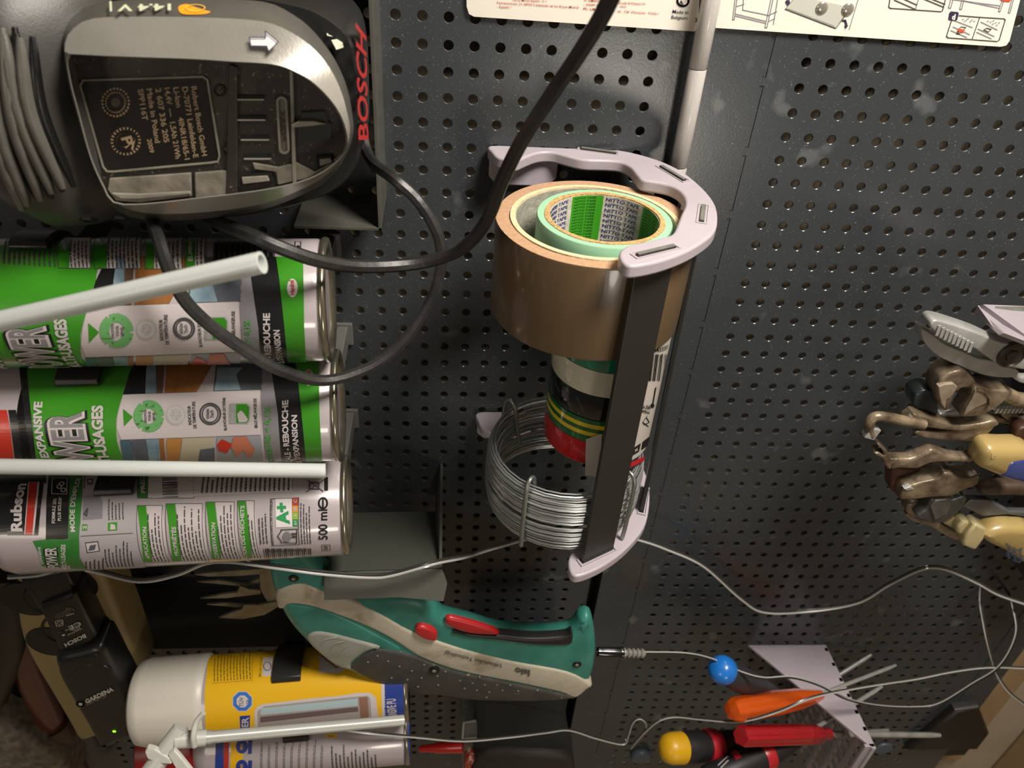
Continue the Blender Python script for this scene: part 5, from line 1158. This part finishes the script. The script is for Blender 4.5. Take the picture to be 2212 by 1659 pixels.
t = T_('claw_hammer', (600, 1180), .10, 'small brown hammer head with a square face, left below the rust red block', 'hammer')
jaw(t, [(412,1252),(438,1188),(470,1175),(560,1148),(640,1130),(690,1095),(740,1098),(760,1122),(860,1120),(905,1108),(890,1165),(800,1200),(740,1235),(600,1245),(480,1258)], .104, .014, OLDB, 'head', .0016, 3)
MB().prism([tuple(at(*p, .1048)) for p in gp([(436,1190),(480,1176),(500,1192),(452,1202)])], (0, 0, -.004)).build('face', STEEL, t, smooth=0, bevel=.0005)
t = T_('pincers', (640, 1310), .10, 'dark faceted pincers head beneath the small hammer', 'pliers')
jaw(t, [(452,1325),(470,1285),(540,1275),(590,1265),(600,1330),(520,1372),(470,1352)], .094, .010, RUST, 'left_jaw', .0016, 3)
jaw(t, [(515,1365),(580,1310),(600,1262),(630,1245),(715,1243),(735,1262),(800,1240),(826,1252),(810,1290),(765,1345),(700,1392),(645,1405),(580,1392)], .102, .014, DST, 'right_jaw', .0016, 3)
MB().prism([tuple(at(*p, .1034)) for p in gp([(600, 1300), (632, 1262), (700, 1255), (725, 1290), (700, 1350), (630, 1385)])], (0, 0, -.004)).build('ground_face', mat('dark_facet', '66645f', .35, metal=.3, noise=(120, .7), col2='454340'), t, smooth=0, bevel=.0006)
t = T_('flat_chisel', (980, 1310), .095, 'flat grey steel chisel blade right of the dark pincers', 'chisel')
jaw(t, [(798,1300),(850,1256),(960,1262),(1090,1332),(1240,1335),(1240,1372),(1080,1350),(925,1362)], .096, .006, mat('chisel_grey', '6f7274', .4, metal=.5, noise=(60, .5), col2='4d4f50'), 'blade', .0012, 0)
t = T_('curved_knife', (600, 1410), .09, 'bone coloured curved blade tool, lowest left of the tool cluster', 'knife')
jaw(t, [(448,1350),(470,1352),(560,1392),(660,1405),(720,1440),(800,1480),(802,1500),(760,1508),(690,1480),(600,1425),(500,1398)], .090, .005, mat('bone', '8b7d66', .45, noise=(60, .5), col2='6a5a46'), 'blade', .0018, 3)
t = T_('cream_knob', (860, 1470), .10, 'cream wing shaped knob between the pincers and the flowered handle', 'knob')
CRK = mat('cream_plastic', 'b8ab80', .35)
jaw(t, [(690,1412),(740,1370),(812,1385),(800,1425),(765,1445)], .094, .010, mat('cream_dull', '8e8058', .4), 'stub', .002, 0)
jaw(t, [(765,1462),(770,1430),(800,1400),(835,1392),(862,1412),(848,1452),(820,1482),(785,1478)], .101, .010, CRK, 'inner_lobe', .0025, 0)
jaw(t, [(802,1520),(822,1480),(870,1420),(895,1412),(952,1442),(935,1500),(890,1562),(862,1568),(806,1545)], .106, .012, CRK, 'outer_lobe', .0022, 0)
YWD = mat('yellow_handle', 'a8935f', .35, noise=(30, .4), col2='9c8148', coat=.4)
t = T_('flowered_tool', (1060, 1500), .10, 'yellow tool handle with a small blue flower print at the lower right', 'handle')
jaw(t, [(932,1502),(960,1470),(1050,1442),(1140,1440),(1260,1470),(1260,1700),(1160,1640),(1060,1582),(980,1545)], .108, .018, YWD, 'handle_body', .006)
q = Print(Plane(at(*gp([(1120, 1570)])[0], .1081), (1, 0, 0), (0, 1, 0)), .0002); FB = mat('flower_blue', '5c6e86', .5)
for k in range(26):
    a, b = 1070 + (k * 37) % 108, 1530 + (k * 53) % 90 + ((k * 37) % 108) * .3; q.ring(*gp([(a, b)])[0], 2.6, 2.2, .0005, FB, 1, 8)
q.build('flower_print', t)
t = T_('wooden_tool', (1020, 1040), .11, 'rounded pale yellow handle end dipped in blue, at the right edge mid cluster', 'handle')
jaw(t, [(912,1055),(930,1000),(960,965),(1000,950),(1080,952),(1260,975),(1260,1180),(1140,1165),(1040,1135),(950,1098),(918,1080)], .118, .022, YWD, 'handle_body', .008)
jaw(t, [(1038,1125),(1052,1060),(1085,1020),(1140,998),(1260,1000),(1260,1178),(1140,1163),(1070,1145)], .1186, .020, mat('handle_blue', '3f4a86', .35, coat=.4), 'blue_dip', .006)
t = T_('brown_tool', (1080, 1210), .09, 'dull brown wooden handle in shadow under the blue dipped handle', 'handle')
jaw(t, [(915,1218),(960,1190),(1040,1176),(1260,1180),(1260,1245),(1100,1240),(980,1242),(925,1236)], .096, .012, mat('dark_wood', '4c3a2c', .55, noise=(20, .8), col2='2e221a', stretch=(1, 1, 8)), 'handle_body', .004)
# lilac rail that carries the tools, mostly beyond the frame
t = T_('tool_rail', (1060, 150), .08, 'lilac printed rail end poking in at the right edge above the silver pliers', 'rail')
o = lambda x, y, h_: tuple(at(1800 + x / 2.859, 640 + y / 2.859, h_))
MB().hexa([o(900,95,.060), o(930,50,.060), o(1300,65,.060), o(1300,320,.130), o(1060,228,.118)], [Vector(o(900,95,.060)) + Vector((0, .004, -.004)), Vector(o(930,50,.060)) + Vector((0, .004, -.004)), Vector(o(1300,65,.060)) + Vector((0, .004, -.004)), Vector(o(1300,320,.130)) + Vector((0, .004, -.004)), Vector(o(1060,228,.118)) + Vector((0, .004, -.004))]).build('rail_body', LILAC, t, smooth=0, bevel=.0006)
MB().prism([o(1000,62,.064), o(1300,64,.064), o(1300,105,.072), o(1010,98,.072)], (0, 0, .0006)).build('rail_inset', STRIPT, t, smooth=0)
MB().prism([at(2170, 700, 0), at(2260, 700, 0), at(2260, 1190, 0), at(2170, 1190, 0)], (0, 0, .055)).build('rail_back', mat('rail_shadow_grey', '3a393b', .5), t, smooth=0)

# ---------------------------------------------------------------- lilac screwdriver tray
V0 = at(1600, 1379, 0.004).y
TA, TB = at(1600, 1379, .004), at(1779, 1369, .004); TT = atV(1891, 1612, V0)
TB = Vector((TB.x, V0, .002)); TA = Vector((TA.x, V0, .002))
t = thing('screwdriver_tray', (TB.x, V0 + .05, .0), 'lilac printed wall tray with triangular side and slotted floor, holding the screwdrivers', 'tray')
MB().prism([TA, TB, TT, TT + Vector((-.004, 0, .001)), TA + Vector((-.001, 0, .001))], (0, .0030, 0)).build('side_plate', LILAC, t, smooth=0, bevel=.0004)
TW = .140
MB().prism([TA, TB, TB + Vector((0, TW, 0)), TA + Vector((0, TW, 0))], (0, 0, .003)).build('back_plate', LILAC, t, smooth=0, bevel=.0004)
fd = (TT - TB); FL = fd.length; fd.normalize(); fn_ = Vector((-fd.z, 0, fd.x))
if fn_.x > 0: fn_ = -fn_
nx = 7
for i in range(nx + 1):
    c = TB + fd * (FL * i / nx)
    MB().prism([c - fd * .0022, c + fd * .0022, c + fd * .0022 + fn_ * .004, c - fd * .0022 + fn_ * .004], (0, TW, 0)).build('floor_bar', LILAC, t, smooth=0, bevel=.0003)
for j in range(10):
    c = TB + Vector((0, .004 + j * .0142, 0)) + fn_ * .0005
    MB().prism([c, c + Vector((0, .0024, 0)), c + Vector((0, .0024, 0)) + fn_ * .003, c + fn_ * .003], fd * FL).build('cross_bar', LILAC, t, smooth=0, bevel=.0002)
MB().prism([TT, TT - fd * .003, TT - fd * .003 + fn_ * .010, TT + fn_ * .010], (0, TW, 0)).build('front_lip', LILAC, t, smooth=0, bevel=.0004)
# screwdrivers
def Z2(x, y, h_): return at(x, y, h_)
def driver(nm, label, a, b, prof, m, shaft=None, cat='screwdriver', seg=24, flat=0, extra=()):
    """a: handle end (x, y, h), b: ferrule (x, y, h); prof (radius, 0..1)"""
    A, B = at(*a), at(*b); ax = (B - A).normalized(); L = (B - A).length
    t = thing(nm, B, label, cat)
    rings = []; e1 = ax.orthogonal().normalized(); e2 = ax.cross(e1)
    for r, k in prof:
        rings.append([A + ax * (k * L) + (e1 * math.cos(w) + e2 * math.sin(w)) * r * (1 - flat * (0.5 + 0.5 * math.cos(6 * w))) for w in [2 * PI * i / 48 for i in range(48)]])
    MB().loft(rings).build('handle', m, t, smooth=50)
    for (k0, k1, r, mm, n2) in extra:
        MB().lathe(A + ax * (k0 * L), ax, [(r * .96, 0), (r, (k1 - k0) * L * .15), (r, (k1 - k0) * L * .85), (r * .96, (k1 - k0) * L)], 32).build(n2, mm, t, smooth=50)
    if shaft:
        S0, S1 = B, at(*shaft[:3]); MB().tube([S0 - ax * .004, S0 + (S1 - S0) * .9, S1], [shaft[3], shaft[3], shaft[3] * .7], 14).build('shaft', STEEL, t, smooth=50)
    return t
BLUE = mat('blue_end', '1c6fc4', .3, coat=.4); DGR = mat('rubber_grey', '2d2d33', .5); YE2 = mat('yellow_end', 'c99a14', .4); RED2 = mat('red_ring', 'a81f28', .35); BK2 = mat('rubber_black', '1b1b1c', .5)
driver('screwdriver', 'dark screwdriver with a round bright blue end, upper left in the lilac tray', (1548, 1440, .095), (1712, 1525, .055), [(.0005, 0), (.0105, .05), (.0125, .2), (.0120, .45), (.0095, .7), (.0075, 1)], DGR, (1882, 1414, .02, .0022), extra=())
tb = bpy.data.objects.get('screwdriver'); A = at(1551, 1441, .0955); B = at(1600, 1470, .083); ax = (B - A).normalized()
MB().lathe(A - ax * .001, ax, [(.0006, 0), (.0062, .0010), (.0105, .004), (.0125, .009), (.0128, .014)], 32).build('blue_cap', BLUE, tb, smooth=60)
ORG = mat('amber_plastic', 'e2601c', .12, trans=.35, coat=.5)
driver('screwdriver', 'translucent orange screwdriver with a fluted handle in the lilac tray', (1578, 1535, .110), (1770, 1502, .070), [(.0006, 0), (.0090, .015), (.0112, .06), (.0115, .5), (.0100, .75), (.0072, .9), (.0058, 1)], ORG, (1935, 1437, .04, .0020), flat=.10)
CLRR = mat('red_clear_plastic', 'b5202a', .12, trans=.35, coat=.5)
driver('screwdriver', 'translucent red screwdriver with a ribbed handle lying over the black ones', (1600, 1590, .125), (1790, 1585, .095), [(.0085, 0), (.0095, .02), (.0096, .72), (.0092, .86), (.0062, .9), (.0060, 1)], CLRR, (2030, 1588, .06, .0030), flat=.14)
driver('screwdriver', 'thick black screwdriver with a yellow domed end and a red ring, bottom of the tray', (1428, 1618, .115), (1640, 1606, .095), [(.0138, .18), (.0150, .25), (.0150, .36), (.0135, .45), (.0140, .7), (.0110, .9), (.0080, 1)], BK2, (1918, 1577, .05, .0024), extra=[(.43, .55, .0158, RED2, 'red_ring')])
tb = bpy.data.objects.get('screwdriver.003'); A = at(1428, 1618, .115); B = at(1640, 1606, .095); ax = (B - A).normalized(); L = (B - A).length
MB().lathe(A, ax, [(.0006, 0), (.0070, .0010), (.0120, .005), (.0142, .011), (.0146, .20 * L)], 32).build('yellow_cap', YE2, tb, smooth=60)
driver('screwdriver', 'black screwdriver with a slanting red band and white lettering at the bottom edge', (1520, 1690, .140), (1720, 1600, .105), [(.0080, 0), (.0130, .05), (.0135, .4), (.0125, .7), (.0090, .9), (.0070, 1)], BK2, (1905, 1483, .05, .0022), extra=[(.60, .70, .0138, RED2, 'red_ring')])
tb = bpy.data.objects.get('screwdriver.004')
A = at(1520, 1690, .140); B = at(1720, 1600, .105)
q = Print(Cyl(A, B - A, .0136), .0002); q.fine((1560, 1662), (1582, 1640), (1548, 1652), 2, WHI, 2); q.poly([(1572,1617),(1586,1612),(1602,1636),(1590,1642)], RED2, 1); q.build('lettering', tb)
driver('screwdriver', 'black screwdriver with a diagonal red ring, half hidden under the translucent red one', (1600, 1700, .130), (1700, 1595, .095), [(.0110, 0), (.0135, .1), (.0140, .5), (.0110, .85), (.0080, 1)], mat('rubber_grey2', '33333a', .5), None, extra=[(.45, .56, .0146, RED2, 'red_ring')])
# suction feet and things at the very bottom
FT = mat('slate_rubber', '4c5661', .45)
for (x, y), lb in (((1385, 1637), 'left of the yellow ended screwdriver'), ((1908, 1617), 'right of the tip of the lilac tray')):
    p = at(x, y, .02); o = MB().lathe(p + Vector((0, 0, -.014)), (0, 0, 1), [(.005, 0), (.007, .004), (.0120, .010), (.0125, .013), (.0110, .0155), (.004, .0165)], 28).build('rubber_foot', FT, smooth=50)
    o.name = 'rubber_knob'; tag(o, 'round slate blue rubber knob on the board, %s' % lb, 'knob')
t = thing('tool_pouch', at(1120, 1600, .06), 'black soft tool pouch hanging below the grass shears', 'pouch')
pillow([(1030,1500),(1100,1490),(1215,1500),(1225,1560),(1232,1650),(1238,1760),(1030,1760),(1026,1600)], .075, .01, .012, 4, 3).build('pouch_body', mat('pouch_black', '161a1a', .75, bump=(500, .4)), t, smooth=60)
pillow([(1032,1640),(1140,1632),(1230,1642),(1238,1690),(1238,1760),(1032,1760)], .083, .07, .006, 4, 3).build('pouch_flap', mat('flap_brown', '241f1a', .7), t, smooth=60)
t = thing('clear_case', at(1015, 1600, .06), 'clear plastic case edge with a bright rim beside the black pouch', 'case')
GLS = mat('clear_plastic', '8f9a98', .1, alpha=.35, coat=.6)
MB().prism([at(x, y, .07) for x, y in ((998,1560),(1032,1556),(1032,1596),(1000,1600))], (0, 0, -.03)).build('upper_box', GLS, t, smooth=0, bevel=.001)
MB().tube([at(x, y, .072) for x, y in ((1028,1556),(1002,1560),(999,1596),(1030,1594))], .0013, 8).build('rim', mat('rim_clear', 'a3a8a2', .2), t, smooth=50)
MB().prism([at(x, y, .065) for x, y in ((998,1604),(1036,1602),(1040,1760),(1000,1760))], (0, 0, -.03)).build('lower_box', GLS, t, smooth=0, bevel=.001)
t = thing('red_marker', at(960, 1610, .07), 'red tapered marker cap pointing left beside the clear case', 'marker')
A, B = at(905, 1618, .068), at(1000, 1612, .072); ax = (B - A).normalized(); L = (B - A).length
MB().lathe(A, ax, [(.002, 0), (.0035, .003), (.0042, L * .35), (.0052, L * .4), (.0066, L)], 24).build('marker_cap', mat('marker_red', 'b3201c', .3, coat=.4), t, smooth=45)
t = thing('small_box', at(1020, 1650, .05), 'small orange red tin with white marks at the bottom edge', 'tin')
pillow([(1005,1645),(1022,1640),(1036,1648),(1036,1700),(1004,1700)], .076, .05, .003, 3, 2).build('tin_body', mat('tin_red', '9c3a22', .4, noise=(300, .8), col2='c7b9a4', thr=(.55, .6)), t, smooth=50)
# metal frame under the boards and blurred wooden pieces at the far lower right
FRB = mat('frame_black', '1c1a18', .4, bump=(500, .05)); WOOD = mat('pale_wood', '9b8260', .6, noise=(5, .6), col2='83694a', stretch=(1, 1, 5)); DWD = mat('brown_wood', '8e7859', .6, noise=(6, .6), col2='6f5a40')
t = thing('bench_frame', (.69, .80, .0), 'black steel bench frame corner below the slotted edge of the right board', 'frame')
MB().box((.44, .800, -.02), (.70, .838, .012)).build('lower_rail', FRB, t, smooth=0, bevel=.001)
pillow([(2065,1538),(2118,1530),(2140,1588),(2110,1622),(1960,1624),(2000,1592)], .03, .0, .006, 4, 0).build('corner_bracket', FRB, t, smooth=40)
MB().tube([at(x, y, .006) for x, y in ((2022,1560),(2030,1545),(2052,1538),(2058,1548),(2044,1568),(2024,1572))] , .0018, 8).build('bent_ring', FRB, t, smooth=60)
t = thing('wooden_board', (.72, .5, .0), 'pale blurred wooden board beyond the lower edge of the right board', 'board')
MB().box((.667, -.2, -.0196), (.735, .90, -.012)).build('plank', WOOD, t, smooth=0, bevel=.003)
t = thing('wooden_board', (.83, .8, .0), 'brown blurred wooden ledge in the bottom right corner', 'board')
MB().box((.80, .30, -.0196), (.90, 1.24, .03)).build('ledge', DWD, t, smooth=0, bevel=.004)

for o in bpy.data.objects:
    if '_o' in o: del o['_o']
